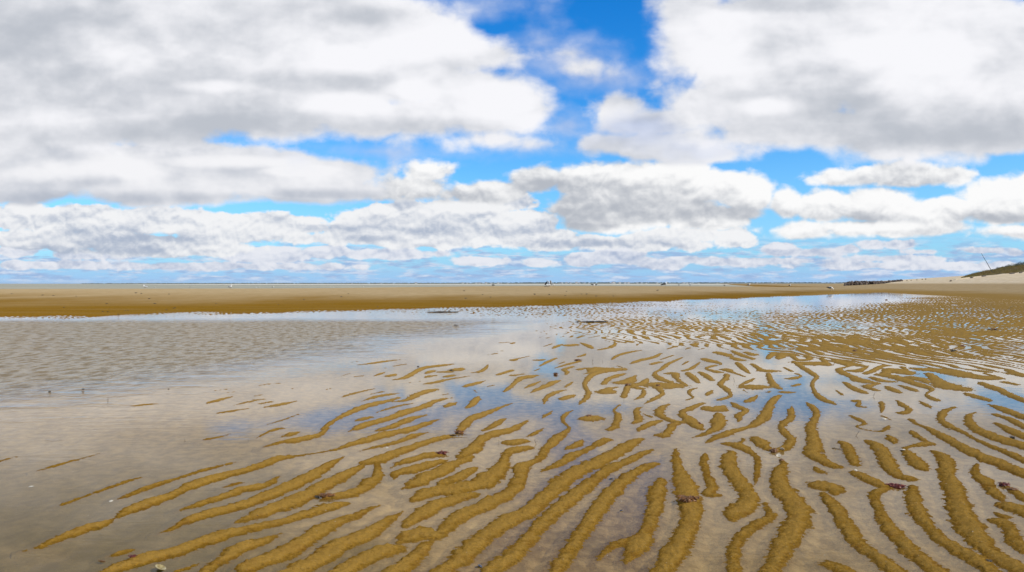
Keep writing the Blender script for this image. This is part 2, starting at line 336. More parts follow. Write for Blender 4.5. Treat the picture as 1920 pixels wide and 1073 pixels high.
# ------------------------------------------------------------------ the traced sand ridges (zoomed tile coordinates: x, y, width)
TILES = {'A': (0, 803), 'D': (480, 803), 'G': (960, 803), 'H': (1440, 803), 'I': (1440, 600), 'F': (960, 600), 'E': (480, 560), 'B': (0, 600)}
ZOOM = 3.975
RIDGES = {
'A': """740,1100,50 900,1040,70 1100,970,80 1300,925,75 1450,870,75 1600,820,70 1750,775,60 1908,740,45 2100,695,45 2300,640,55 2450,590,60 2560,565,30 2600,560,0
180,912,0 300,885,15 400,840,40 520,795,50 640,750,55 760,715,45 830,685,12 900,650,35 1000,600,65 1100,560,65 1250,510,50 1400,440,50 1550,385,60 1700,345,45 1908,290,40 2050,235,42 2150,215,25 2300,195,8 2500,160,12 2620,120,30 2750,85,45 2900,40,45 3050,10,40 3208,-45,25 3298,-72,0
425,585,0 520,550,18 600,520,10 700,485,12 850,430,18 950,395,14 1085,357,0
880,528,0 950,505,22 1050,465,35 1150,425,30 1250,395,22 1400,350,15 1500,318,20 1650,280,15 1760,252,0
280,318,0 400,285,12 500,255,12 600,228,6 760,185,0
0,245,10 60,228,8 120,212,0
1330,615,0 1430,585,25 1550,545,35 1700,500,45 1800,460,45 1908,440,45 2000,410,40 2098,345,0
1180,782,0 1280,755,25 1350,715,35 1450,670,55 1600,630,60 1750,590,60 1908,540,65 2008,495,70 2108,460,75 2208,410,80 2328,350,75 2428,290,60 2508,240,30 2573,208,0
1500,1100,60 1600,1020,70 1700,960,80 1800,890,90 1908,860,70 1980,830,45 2095,783,0
1490,92,0 1560,80,12 1650,62,8 1720,40,0
810,955,0 870,940,22 950,920,22 1010,900,0
1670,440,0 1740,420,18 1830,402,0
1290,1080,10 1390,1045,25 1480,1012,0""",
'D': """-50,1040,90 100,975,100 250,910,110 380,830,110 480,760,100 600,700,70 750,650,45 850,600,25 925,578,0
150,1140,110 350,1040,120 500,960,120 620,880,110 760,820,105 860,770,100 950,710,75 1030,660,50 1095,620,0
-130,700,20 -30,665,50 100,610,80 250,560,95 380,500,95 480,440,85 600,380,75 700,330,65 770,290,40 800,270,0
540,515,30 650,500,50 720,480,55 800,450,70 850,400,90 900,360,80 910,310,60 900,270,50
810,258,30 900,240,60 1000,200,60 1100,165,55 1200,130,45 1300,95,35 1420,65,30 1500,45,0
1010,295,0 1080,260,35 1200,225,40 1320,195,35 1400,195,0
1030,380,20 1050,340,50 1150,310,60 1250,285,50 1350,255,40 1440,235,0
1090,450,10 1180,420,65 1280,360,85 1380,320,85 1450,275,65 1540,245,50 1600,215,35
1520,215,40 1600,170,90 1660,110,75 1700,70,60 1800,35,50 1908,10,45 1970,-25,35 2030,-60,10
1370,430,20 1420,400,60 1520,360,70 1600,310,50 1650,290,0
1160,545,20 1220,520,60 1320,470,75 1450,465,70 1600,430,90 1700,400,120 1780,330,130 1840,270,100 1860,210,60 1908,170,60 2000,150,45 2060,140,0
1100,740,20 1150,700,70 1250,640,100 1330,580,90 1450,540,75 1600,500,50 1650,490,0
1050,870,10 1120,830,70 1200,790,90 1350,800,60 1430,740,90 1520,660,100 1650,600,90 1800,530,95 1908,470,90 1960,400,90 1990,330,80
600,1100,100 720,1030,120 850,960,110 950,920,90 1050,905,60 1120,920,0
950,1110,80 1100,1030,110 1200,950,100 1260,880,80 1300,850,30
1350,1100,100 1500,1000,120 1600,900,150 1700,810,120 1800,740,120 1908,670,110 2008,640,110 2108,560,110 2208,470,110 2328,360,110 2468,290,100 2608,220,90 2738,150,80 2828,95,60 2873,80,20
1700,1100,100 1810,1020,120 1908,960,130 2008,850,110 2108,740,110 2208,640,110 2328,540,110 2428,460,100 2528,380,75 2658,290,70 2778,240,55 2888,185,40 2953,160,15""",
'G': """300,1110,100 420,930,120 520,780,110 620,640,120 700,530,120 780,440,110 860,370,85 950,310,60 1050,270,40 1080,268,10
850,1000,40 950,860,180 1000,780,110 1030,700,110 1060,620,120 1080,520,130 1090,440,120 1110,390,70 1115,370,10
1080,1110,140 1200,950,180 1280,800,160 1330,700,150 1330,600,170 1310,520,180 1290,430,170 1260,350,110 1235,280,80 1220,200,60 1225,150,10
1530,500,20 1460,490,90 1490,440,90 1450,340,60 1430,270,65 1435,215,65 1440,180,0
1640,690,60 1650,640,130 1740,580,170 1770,510,140 1720,440,110 1660,360,110 1620,290,130 1620,220,120 1640,180,60 1600,160,0
1810,420,0 1820,370,45 1830,310,50 1830,260,50 1820,210,40 1740,160,45 1660,125,45 1600,120,20
1700,110,30 1730,80,30
1660,1110,100 1650,950,110 1690,830,90 1780,750,80 1900,680,70 1950,640,50
0,440,60 60,350,100 80,280,90 200,230,50 250,160,70 320,90,80 390,30,50 425,-5,25 400,-30,25 375,-65,35 400,-105,35 455,-135,0
200,330,0 300,290,40 400,240,60 460,200,60 560,160,35 640,120,40 700,90,45 740,85,0
390,160,0 450,140,45 500,110,50 525,85,10
100,68,0 160,45,30 235,0,10
0,110,50 80,95,30 120,100,0
640,980,20 720,900,50 800,860,60 900,820,40""",
'H': """-10,1110,130 60,1000,150 100,900,170 180,760,190 230,640,180 180,540,150 110,460,140 80,380,130 90,310,120 120,270,60 90,235,20
0,160,20 80,165,40 150,130,70 170,80,80 120,30,60 100,-10,60 120,-40,70 170,-80,70 170,-130,60 180,-165,0
-10,700,60 10,640,60 -20,560,40
540,295,0 500,285,40 420,250,55 340,200,120 340,130,130 330,50,100 320,-10,90 345,-60,70 360,-110,65 330,-160,55 290,-190,15
350,290,20 380,320,50 420,335,20
650,270,80 630,220,90 600,160,85 570,115,60 530,95,0
1110,395,0 1040,375,40 960,350,60 900,290,110 870,210,120 830,150,90 770,105,50 735,92,0
1160,310,60 1120,270,100 1060,200,80 1020,150,40 1100,130,25 1190,115,35 1230,115,10 1160,90,25 1090,45,40 1070,15,20
940,110,40 920,80,70 900,55,30
330,415,20 400,430,60 470,440,90 500,490,60
410,490,50 470,560,90 540,660,110 600,760,110 680,860,100 780,940,90 880,1010,100 1000,1110,100
460,1020,60 560,1060,80 620,1110,80
660,335,50 720,370,60 800,410,70 870,450,80 800,490,90 810,560,80 850,650,90 900,740,110 990,840,110 1080,930,110 1180,1010,110 1300,1110,110
1080,430,60 1080,500,120 1100,590,130 1160,690,110 1240,780,80 1330,860,90 1430,910,80 1550,980,110 1640,1050,110 1700,1110,100
1220,170,15 1290,200,70 1330,260,120 1330,330,130 1370,420,150 1410,520,160 1450,650,190 1520,780,190 1620,900,120 1720,970,100 1850,1040,100 1980,1110,90
1065,-65,35 1100,-35,20 1200,5,30 1300,60,55 1400,115,60 1540,190,65 1700,250,75 1850,320,70 1960,370,60
1385,-157,20 1310,-120,60 1290,-65,70 1350,-15,55 1450,30,25 1560,90,22 1700,150,35 1800,190,40 1930,250,45
1550,-120,10 1500,-95,50 1500,-45,75 1560,10,65 1660,55,60 1760,90,60 1950,150,55
1560,270,40 1540,330,70 1600,380,90 1650,440,80 1700,500,90 1740,540,30
1820,590,60 1870,600,90 1940,660,80
1660,690,20 1740,700,60 1800,760,90 1850,850,110 1930,930,100
1700,630,15 1760,660,40
1740,410,15 1850,480,50 1920,540,60""",
'I': """1130,605,10 1180,635,40 1210,660,15
960,600,20 1010,640,50 1050,670,60 1010,695,35 970,690,10
840,610,45 850,650,50 845,690,15
640,605,20 680,600,25 670,640,45 720,650,10
620,715,20 680,745,30 720,775,40 660,795,20 740,822,8 850,830,10 890,800,35 900,790,20
850,715,10 915,745,10
1650,630,10 1750,665,45 1850,705,45 1960,745,40
1690,705,20 1800,740,35 1900,790,45 1960,815,40
1700,770,25 1780,810,45 1860,850,60 1920,880,50
1480,550,20 1560,575,40 1640,600,20 1665,606,0
1580,465,25 1660,500,55 1740,530,45 1850,580,45 1930,610,40
1790,565,15 1880,600,25
1770,465,20 1840,480,20
880,495,20 920,515,45 970,540,35 985,550,0
970,485,10 1050,510,30 1110,535,15
570,465,30 620,500,45 690,535,35 745,550,10
500,520,10 555,560,25
190,310,30 250,350,40 330,400,45 360,430,50 330,470,40 345,530,40 390,580,55 450,610,35 520,638,0
0,400,50 20,450,60 60,500,60 105,520,10
0,380,30 30,380,20
0,540,20 20,530,10
90,560,25 50,590,60 10,630,60 10,700,60 -10,750,50
490,290,50 540,320,60 600,345,50 530,365,50 560,395,60 640,430,45 720,460,45 830,475,30 740,490,50 760,510,40 810,525,20
600,310,20 680,340,35 740,345,35 670,380,45 640,380,20
870,400,50 930,370,35 990,390,70 1060,400,50 1000,350,40
730,400,40 790,375,40 850,345,35 880,340,20
780,430,25 850,455,25 920,460,15
860,410,40 960,430,50 1060,465,50 1140,490,50 1220,520,50 1180,555,30 1230,590,40 1300,612,0
1080,430,50 1150,450,60 1190,470,20
1200,400,60 1260,450,90 1350,500,110 1480,525,20
1170,370,30 1330,380,50 1450,410,60 1600,430,50 1650,440,15
185,495,20 235,480,25
130,540,20 190,540,10
140,440,10 190,435,25 245,420,30 210,400,20
300,325,40 355,325,40
1160,255,15 1230,300,30 1290,355,15
1350,290,20 1450,330,45 1550,370,50 1650,390,20
1230,290,10 1330,330,35 1410,360,20
1440,285,25 1550,310,45 1650,350,45 1760,360,40 1880,370,30
1700,320,50 1820,350,40
1620,400,15 1750,440,20
1760,370,25 1850,400,50 1920,420,50
1860,350,40 1930,370,40
80,290,40 150,230,70 180,270,60 220,300,40
200,200,25 250,240,60 310,290,60 250,300,30
300,215,25 380,270,40 450,340,45
410,220,20 460,250,50
480,270,40 540,310,60 610,340,40
0,290,40 40,250,60 100,210,40
120,355,15 180,385,20
1240,195,10 1330,240,20""",
'F': """0,490,30 60,440,45 120,425,35 200,412,5
90,512,5 150,485,25 215,456,5
125,550,0 190,520,30 260,490,40 310,465,35 360,452,10
240,625,20 250,590,40 290,555,35 360,530,20 420,520,0
375,590,25 420,575,35 465,560,15
390,505,10 420,485,25 455,460,10
400,410,20 410,390,50 390,370,40 450,350,20
530,405,5 590,390,30 640,365,50 700,375,30 750,360,15
500,630,15 545,590,50 570,540,55 545,500,50 550,460,50 600,410,45 680,385,35 780,370,35 850,365,25 790,345,10
680,480,45 720,440,40 790,415,30 850,398,5
670,520,20 700,540,40 720,515,40 790,500,10
780,470,20 850,465,80 900,430,40 930,410,10
830,575,60 850,530,60 870,500,20 950,510,20
910,490,30 970,475,60 1010,440,25
900,600,0 960,575,35 985,540,45 970,515,20
980,630,0 1060,590,35 1120,550,50 1090,510,60 1050,480,60 1150,490,60 1210,485,20
1180,465,30 1110,440,50 1060,400,45 1110,370,30 1170,325,30 1270,280,10
1280,380,20 1340,360,30 1400,315,10
1310,395,40 1350,430,60 1390,470,30
1150,400,10 1210,400,45 1230,440,40 1290,485,40 1300,495,10
1400,390,30 1450,420,50 1490,450,40
1430,290,30 1490,310,40 1560,330,20 1490,345,20 1450,365,30 1540,390,30
1290,600,5 1350,580,25 1320,550,30 1330,520,30 1380,508,10
1450,560,30 1470,545,45 1495,525,15
1510,600,0 1570,590,25 1630,560,40 1590,510,50 1550,480,60 1600,430,60 1600,405,60
720,820,30 760,800,60 780,760,60 790,710,60 760,670,30 810,630,5
900,770,20 945,750,70 930,700,60 930,665,40 970,650,10
550,735,15 590,735,60 640,720,15
930,835,5 980,800,45 1060,765,35 1110,750,20
1170,630,15 1110,660,60 1100,710,70 1180,750,30 1260,765,25
980,700,10 1040,725,15
1110,860,30 1140,860,60 1180,810,60 1220,775,60 1240,755,20
1425,620,20 1340,655,40 1270,690,60 1310,740,90 1370,790,70 1420,820,20
1450,655,30 1510,670,50 1580,640,20
1540,700,80 1540,760,130 1520,810,70 1440,850,30 1340,880,5
1445,920,10 1540,870,45 1650,830,40 1740,805,25 1830,770,70 1890,690,80 1930,620,70
1640,618,20 1690,650,50 1740,680,70 1690,710,70 1690,760,20
1740,610,20 1780,600,50 1830,560,10
1820,880,60 1860,920,100 1900,960,40
230,730,10 265,705,30 300,680,8
890,325,15 960,300,25 1050,280,25 1110,250,15
745,295,15 790,265,20 880,240,15 970,225,5
1040,330,20 1100,315,15 1130,310,0
1110,295,10 1200,265,10
1270,335,10 1310,310,20
1640,280,20 1700,300,40
1680,320,40 1720,360,50 1770,400,20
1590,370,50 1640,390,20 1740,425,10
1700,510,15 1700,490,25 1750,465,35 1810,435,15
1720,520,10 1760,545,5
1810,500,50 1860,500,30
1790,330,30 1850,370,40
165,300,5 200,300,15 240,295,5
210,345,10 260,315,25 330,285,15
320,360,5 400,335,15 500,310,15
170,380,10 205,365,10
490,275,10 530,265,20 550,250,5
500,370,20 545,360,10
345,330,5 395,312,10
10,300,30 40,290,10 130,270,5
0,415,15 90,403,5
1150,220,5 1230,195,18 1320,170,8
1290,220,10 1380,190,15
1380,225,5 1440,210,10
850,160,30 885,160,20
740,200,40 770,180,35 760,150,30 790,110,60 800,80,30
640,225,10 740,205,15
510,170,10 560,190,35 600,215,20
430,190,30 470,185,15
300,215,10 340,195,25 380,180,5
230,200,5 300,178,8
960,100,40 980,130,40 1000,155,15 940,180,10 930,195,5
580,125,40 640,105,30 690,130,50
1170,100,40 1180,130,50 1210,145,20
170,160,5 250,155,5
160,130,5 270,120,15
290,130,15 365,122,12
420,120,30 440,100,15
350,150,5 440,130,8 500,80,5
0,175,20 30,165,5
70,130,10 100,122,5
1430,150,20 1460,180,30 1440,200,15
1540,150,25 1600,140,20
1610,150,15 1640,190,25 1620,220,20
1520,240,20 1560,250,40 1620,270,30
1640,230,20 1700,260,35 1790,290,20
1740,240,20 1800,260,40""",
'E': """1030,605,10 1110,590,30 1190,545,35 1260,515,25 1370,500,20 1480,487,5
760,495,5 850,485,12 950,470,15 1070,455,5
880,578,5 930,560,18 965,547,3
975,580,15 1010,573,25 1045,562,5
1260,560,10 1300,545,25 1340,535,5
1255,590,5 1300,578,18 1350,572,3
1390,547,15 1425,547,15
1450,535,10 1500,530,35 1530,520,20
1405,585,10 1440,578,20 1490,570,5
1615,552,8 1670,545,20 1710,520,30 1730,490,8
1780,572,5 1830,560,20 1908,535,20
1240,640,5 1320,628,18 1420,605,15 1500,592,10 1590,577,5
1560,655,20 1610,640,30 1680,620,12 1720,610,0
1140,628,3 1235,615,3
1020,505,5 1080,495,8 1130,487,3
890,525,2 1000,515,4
630,580,3 700,557,5
735,583,5 795,576,8
695,478,4 760,468,5
640,735,5 720,710,15 800,690,12 880,672,5
855,713,5 950,693,8
790,765,5 870,740,18 960,720,18 1075,703,5
1020,770,5 1130,755,25 1200,715,40 1280,690,35 1355,675,8
50,1110,5 170,1075,20 280,1058,35 400,1035,35 490,1005,35 530,950,35 610,895,30 700,850,35 800,810,40 900,780,35 980,765,20 1060,740,15
900,848,5 990,820,12 1080,797,12 1180,778,3
690,992,5 760,965,35 850,930,45 950,905,35 1030,880,40 1130,840,50 1250,805,40 1350,760,25 1460,740,5
735,915,5 790,900,25 850,885,15
885,990,5 980,965,35 1080,930,35 1160,895,35 1270,868,8
770,1138,3 900,1105,15 1020,1080,25 1110,1050,30 1200,1015,30 1280,998,5
185,1035,5 250,1015,25 320,995,10
5,1040,5 80,1000,15 150,975,15 220,965,5
80,940,5 200,905,8 320,862,3
80,808,10 150,795,20 230,780,15 310,762,3
30,785,8 80,775,10 135,768,3
0,757,12 75,748,3
0,725,8 50,715,3
10,650,3 110,635,6 200,630,3
525,677,4 570,668,5
270,672,3 330,662,3
1690,985,20 1750,960,35 1810,920,40 1860,893,15
1515,990,40 1550,950,70 1600,900,60 1670,870,50 1740,845,35 1850,800,15 1908,780,8
1405,810,10 1450,790,35 1495,775,10
1570,815,20 1610,790,60 1640,750,60 1660,730,15
1620,680,10 1650,700,10
1715,660,3 1770,645,8
1400,715,5 1435,710,5
1850,695,20 1890,665,40 1920,640,30
1730,420,3 1790,410,8
1800,395,3 1850,388,5
1830,330,10 1880,325,8""",
'B': """985,642,5 1080,632,12 1185,625,3
1530,625,5 1620,600,22 1740,568,4
1750,635,4 1850,612,12 1920,598,6
1610,697,4 1720,680,12 1840,662,5
1520,538,2 1700,515,4
1650,546,2 1760,535,4""",
}

# near shoreline of the sandbar: photograph pixels turned into ground points
SHORE_PX = [(-900, 612), (-400, 604), (0, 597), (110, 600), (200, 592), (400, 590), (560, 587), (700, 582), (960, 577), (1150, 570), (1300, 563.5), (1500, 556), (1600, 551.5), (1700, 548), (1800, 545)]
SHORE = np.array([gp(*p) for p in SHORE_PX])
SHORE = np.vstack([[-400, SHORE[0, 1] + 0.0], SHORE, [260, 420]])

# how far the rippled bed stands out of the water in different places: (px, py, e)
EXPO = [(1920, 560, .62), (1700, 572, .85), (1900, 590, .72), (1600, 592, .6), (1500, 600, .15), (1400, 603, -.25), (1300, 585, -.45), (1200, 595, -.6), (1100, 588, -.35),
        (1190, 603, .25), (1350, 622, .4), (1250, 640, -.1), (1100, 640, -.5), (1000, 650, -.9), (900, 640, -1.5), (700, 650, -1.9), (960, 600, -1.3), (1500, 575, -.75),
        (1400, 580, -.75), (1600, 562, -1.6), (1700, 553, -1.8), (1560, 566, -1.3), (1500, 640, .6), (1600, 652, .6), (1800, 640, .55), (1900, 655, .15), (1500, 680, .1),
        (1700, 690, .35), (1850, 700, .05), (1400, 680, -.15), (1750, 615, .65), (1450, 622, .25), (1560, 612, -.35), (0, 610, -2.2), (0, 700, -2.2), (300, 650, -2.2), (600, 610, -2.0),
        (600, 700, -1.9), (0, 900, -2.2), (300, 1000, -1.8), (1000, 1000, -1.4), (1800, 1000, -1.3), (1900, 800, -1.2), (1840, 546, .7), (1920, 545, .8), (1780, 560, .7),
        (2300, 600, .6), (2300, 800, -.6), (-400, 700, -2.2), (1040, 577, -.3), (1010, 583, -.2)]


def expo_field(X, Y):
    a = np.clip(X / np.maximum(Y, 1.0) * 1.8, -3, 3)
    b = np.log(np.maximum(Y, 1.0))
    num = np.zeros_like(X); den = np.full_like(X, 1e-9)
    for (px, py, e) in EXPO:
        gx, gy = gp(px, py)
        w = np.exp(-(((a - gx / gy * 1.8) / 0.13) ** 2 + ((b - math.log(gy)) / 0.16) ** 2)) + 1e-4 / (0.02 + (a - gx / gy * 1.8) ** 2 + (b - math.log(gy)) ** 2) ** 2
        num += w * e; den += w
    return num / den


def sand_height(X, Y, ridge=None):
    """height of the sand sheet above the pool surface"""
    # ---- the rippled tidal flat
    e = expo_field(X, Y)
    tri = (Y * 0.55 + 0.9 * fbm(X * 0.5, Y * 0.3, 2)) % 1.0
    tri = np.abs(tri * 2 - 1) - 0.5
    wx = X + 0.30 * fbm(X * 0.55, Y * 0.33, 3) + 0.10 * fbm(X * 2.3 + 4, Y * 1.7, 2) + 0.26 * tri * (0.4 + 1.2 * np.clip(fbm(X * 0.3 + 9, Y * 0.2, 2) + 0.3, 0, 1))
    ph = (wx + 0.05 * Y) / (0.235)
    s = 0.5 + 0.5 * np.cos(2 * np.pi * ph + 1.5 * fbm(X * 0.6, Y * 0.5, 2))
    rip = 2 * s ** 1.15 - 1
    brk = fbm(X * 2.2 + 31, Y * 1.0 + 5, 3) + 0.5 * fbm(X * 0.35 + 11, Y * 0.22, 2)
    amp = 0.011
    far = sst(Y, 60, 200)
    zrip = amp * (e + 0.85 * rip * (1 - 0.6 * far) + 1.05 * brk)
    # traced area: a smooth floor under water, ridges are added below
    floor = -0.014 - 0.010 * sst(-X, 0.2, 4.0) + 0.003 * fbm(X * 1.5, Y * 1.5, 3) + 0.0035 * rip
    if ridge is None:
        z = zrip
    else:
        pyy = HOR + H_CAM * F_PX / np.maximum(Y, 0.6)
        pxx = 960 + F_PX * X / np.maximum(Y, 0.6)
        edge = np.where(pxx > 1440, 690, np.where(pxx > 1150, 690 - 40 * (1440 - pxx) / 290, np.where(pxx > 900, 650, 640)))
        edge = np.interp(pxx, [-2000, 600, 900, 1150, 1300, 1440, 1600, 1920, 2400], [640, 640, 640, 640, 652, 660, 680, 700, 715])
        outside = sst(pxx, 1925, 2010)               # past the frame the pattern is generated again
        m = sst(edge - pyy, -6, 6)
        m = np.maximum(m, outside)
        m = np.maximum(m, sst(pyy, 1120, 1200))
        z = m * zrip + (1 - m) * np.maximum(floor, ridge)
        zz = z
    # ---- the sandbar beyond the pool
    Yb = np.interp(X, SHORE[:, 0], SHORE[:, 1])
    Yb = Yb + 1.1 * fbm(X * 0.35, Y * 0.05, 3) * (Yb / 30)
    d = (Y - Yb) * 0.9
    px = X / np.maximum(Y, 1) * F_PX + 960
    zc = np.interp(px, [-600, 0, 480, 640, 960, 1300, 1500, 1700], [.44, .50, .57, .63, .88, 1.02, 1.12, 1.15])
    bar = zc * (1 - np.exp(-np.maximum(d - 2.5, 0) / 50)) + 0.004 * np.minimum(d, 0) - 0.003 + 0.004 * np.clip(d, 0, 2.5)
    bar = bar + (0.012 * fbm(X * 0.5, Y * 0.22, 4) + 0.006 * rip + 0.006 * brk) * np.exp(-np.abs(d) / 7.0) * sst(d, -8, 0)
    bar = bar + 0.012 * fbm(X * 0.05, Y * 0.05, 3) * sst(d, 5, 30)
    ycrest = 105 + 30 * sst(px, 500, 1100)
    bar = bar - np.maximum(Y - ycrest, 0) * 0.018 - np.maximum(Y - 300, 0) * 0.002
    k = sst(d, -1.5, 0.8)
    z = z * (1 - k) + bar * k
    # ---- the beach rising on the right
    s_ = X - 0.3 * Y + 0.5 * fbm(X * 0.03, Y * 0.03, 2)
    beach = np.interp(s_, [15, 22, 30, 45, 49, 54, 60, 68, 90, 140, 400], [-.6, 0.0, .22, .95, 1.25, 2.15, 2.9, 3.6, 4.3, 5.5, 6])
    cap = np.interp(X - 0.48 * Y, [-40, 0, 5, 15, 20, 27, 40, 60, 120], [.3, .7, 1.0, 1.6, 2.02, 2.55, 3.7, 5, 6.5])
    beach = np.minimum(beach, cap)
    beach = beach + 0.05 * fbm(X * 0.08, Y * 0.08, 3) * sst(s_, 40, 60)
    kk = sst(beach - z, -0.05, 0.05)
    z = z * (1 - kk) + beach * kk
    return np.maximum(z, -1.5)


def ridge_field(X2, Y2, xs, ys):
    """X2, Y2: (rows, cols) vertex positions, X2 = xs * scale(row); returns the height of the traced ridges"""
    R = np.full(X2.shape, -0.05)
    wob = fbm(X2 * 17, Y2 * 95, 3) * 0.28 + fbm(X2 * 11 + 7, Y2 * 9, 3) * 0.45
    scale = X2[:, -1] / xs[-1]
    for tid, txt in RIDGES.items():
        ox, oy = TILES[tid]
        for line in txt.split('\n'):
            pts = [tuple(map(float, q.split(','))) for q in line.split()]
            G = []
            for i, (x, y, w) in enumerate(pts):
                x0, y0, _ = pts[max(i - 1, 0)]; x1, y1, _ = pts[min(i + 1, len(pts) - 1)]
                dx, dy = x1 - x0, y1 - y0
                L = math.hypot(dx, dy) + 1e-6
                nx, ny = -dy / L, dx / L
                cx, cy = ox + x / ZOOM, oy + y / ZOOM
                c = np.array(gp(cx, cy)); e2 = np.array(gp(cx + nx * w / ZOOM / 2, cy + ny * w / ZOOM / 2))
                a = np.array(gp(ox + x0 / ZOOM, oy + y0 / ZOOM)); b = np.array(gp(ox + x1 / ZOOM, oy + y1 / ZOOM))
                t = (b - a) / (np.linalg.norm(b - a) + 1e-9)
                dd = e2 - c
                hw = abs(dd[0] * t[1] - dd[1] * t[0])
                G.append((c[0], c[1], hw, w / ZOOM))
            # resample smoothly (Catmull-Rom)
            G = np.array(G)
            if len(G) > 2:
                out = []
                for i in range(len(G) - 1):
                    p0 = G[max(i - 1, 0)]; p1 = G[i]; p2 = G[i + 1]; p3 = G[min(i + 2, len(G) - 1)]
                    for t in (0, .25, .5, .75):
                        out.append(0.5 * ((2 * p1) + (-p0 + p2) * t + (2 * p0 - 5 * p1 + 4 * p2 - p3) * t * t + (-p0 + 3 * p1 - 3 * p2 + p3) * t ** 3))
                out.append(G[-1]); G = np.array(out)
            for i in range(len(G) - 1):
                ax, ay, aw, pa = G[i]; bx, by, bw, pb = G[i + 1]; pa = max(pa, 0); pb = max(pb, 0)
                aw = max(aw, 0.002); bw = max(bw, 0.002)
                mg = max(aw, bw) * 2.6 + 0.03
                r0, r1 = np.searchsorted(ys, [min(ay, by) - mg, max(ay, by) + mg])
                if r1 <= r0:
                    continue
                sc0, sc1 = scale[r0], scale[min(r1, len(scale) - 1)]
                lo, hi = min(ax, bx) - mg, max(ax, bx) + mg
                c0 = np.searchsorted(xs, min(lo / sc0, lo / sc1)); c1 = np.searchsorted(xs, max(hi / sc0, hi / sc1))
                if c1 <= c0:
                    continue
                xx = X2[r0:r1, c0:c1]; yy = Y2[r0:r1, c0:c1]
                vx, vy = bx - ax, by - ay
                L2 = vx * vx + vy * vy + 1e-12
                t = np.clip(((xx - ax) * vx + (yy - ay) * vy) / L2, 0, 1)
                d = np.hypot(xx - (ax + vx * t), yy - (ay + vy * t))
                w = aw + (bw - aw) * t
                wpx = (pa + (pb - pa) * t)
                Hh = np.minimum(np.minimum(0.22 * w + 0.0015, 0.0165), 0.36 * wpx * yy / F_PX + 0.0012)
                q = d / (w * (1.04 - 0.30 * np.clip((yy - 4) / 4, 0, 1))) * (1 + wob[r0:r1, c0:c1] * 0.75) + wob[r0:r1, c0:c1] * 0.25
                h = Hh * (1 - q * q)
                h = np.where(h < 0, np.maximum(h, -0.0012 - 0.14 * np.maximum(d - w, 0) - 0.9 * np.maximum(d - w, 0) ** 2), h)
                sub = R[r0:r1, c0:c1]
                np.maximum(sub, h, out=sub)
    return R


def grid_mesh(name, X, Y, Z):
    nr, nc = X.shape
    me = bpy.data.meshes.new(name)
    me.vertices.add(nr * nc)
    co = np.stack([X, Y, Z], -1).reshape(-1).astype(np.float32)
    me.vertices.foreach_set('co', co)
    idx = np.arange(nr * nc).reshape(nr, nc)
    f = np.stack([idx[:-1, :-1], idx[:-1, 1:], idx[1:, 1:], idx[1:, :-1]], -1).reshape(-1, 4)
    me.loops.add(f.size); me.polygons.add(len(f))
    me.loops.foreach_set('vertex_index', f.reshape(-1).astype(np.int32))
    me.polygons.foreach_set('loop_start', np.arange(0, f.size, 4, dtype=np.int32))
    me.polygons.foreach_set('use_smooth', np.ones(len(f), dtype=bool))
    me.update(calc_edges=True)
    return me


def link(name, me, mat=None, parent=None, loc=None):
    o = bpy.data.objects.new(name, me)
    COL.objects.link(o)
    if mat is not None and me is not None:
        me.materials.clear(); me.materials.append(mat)
    if parent is not None:
        o.parent = parent
    if loc is not None:
        o.location = loc
    return o


def tag(o, label=None, cat=None, group=None, kind=None):
    if label: o['label'] = label
    if cat: o['category'] = cat
    if group: o['group'] = group
    if kind: o['kind'] = kind
    return o


def new_mat(name):
    m = bpy.data.materials.new(name)
    m.use_nodes = True
    g = NT(m.node_tree)
    out = g.n('ShaderNodeOutputMaterial')
    return m, g, out


def principled(g, out, **kw):
    p = g.n('ShaderNodeBsdfPrincipled')
    for k, v in kw.items():
        g.put(p.inputs[k], v)
    g.t.links.new(p.outputs[0], out.inputs[0])
    return p


def simple_mat(name, c0, c1, scale=8.0, rough=0.8, bump=0.0):
    m, g, out = new_mat(name)
    co = g.n('ShaderNodeTexCoord').outputs['Object']
    n = g.noise(co, scale, 5, 0.6)
    col = g.mix(g.smooth(n, 0.3, 0.7), c0, c1)
    p = principled(g, out, **{'Base Color': col, 'Roughness': rough})
    if bump:
        b = g.n('ShaderNodeBump'); b.inputs['Strength'].default_value = 0.6; b.inputs['Distance'].default_value = bump
        g.put(b.inputs['Height'], n); g.put(p.inputs['Normal'], b.outputs[0])
    return m


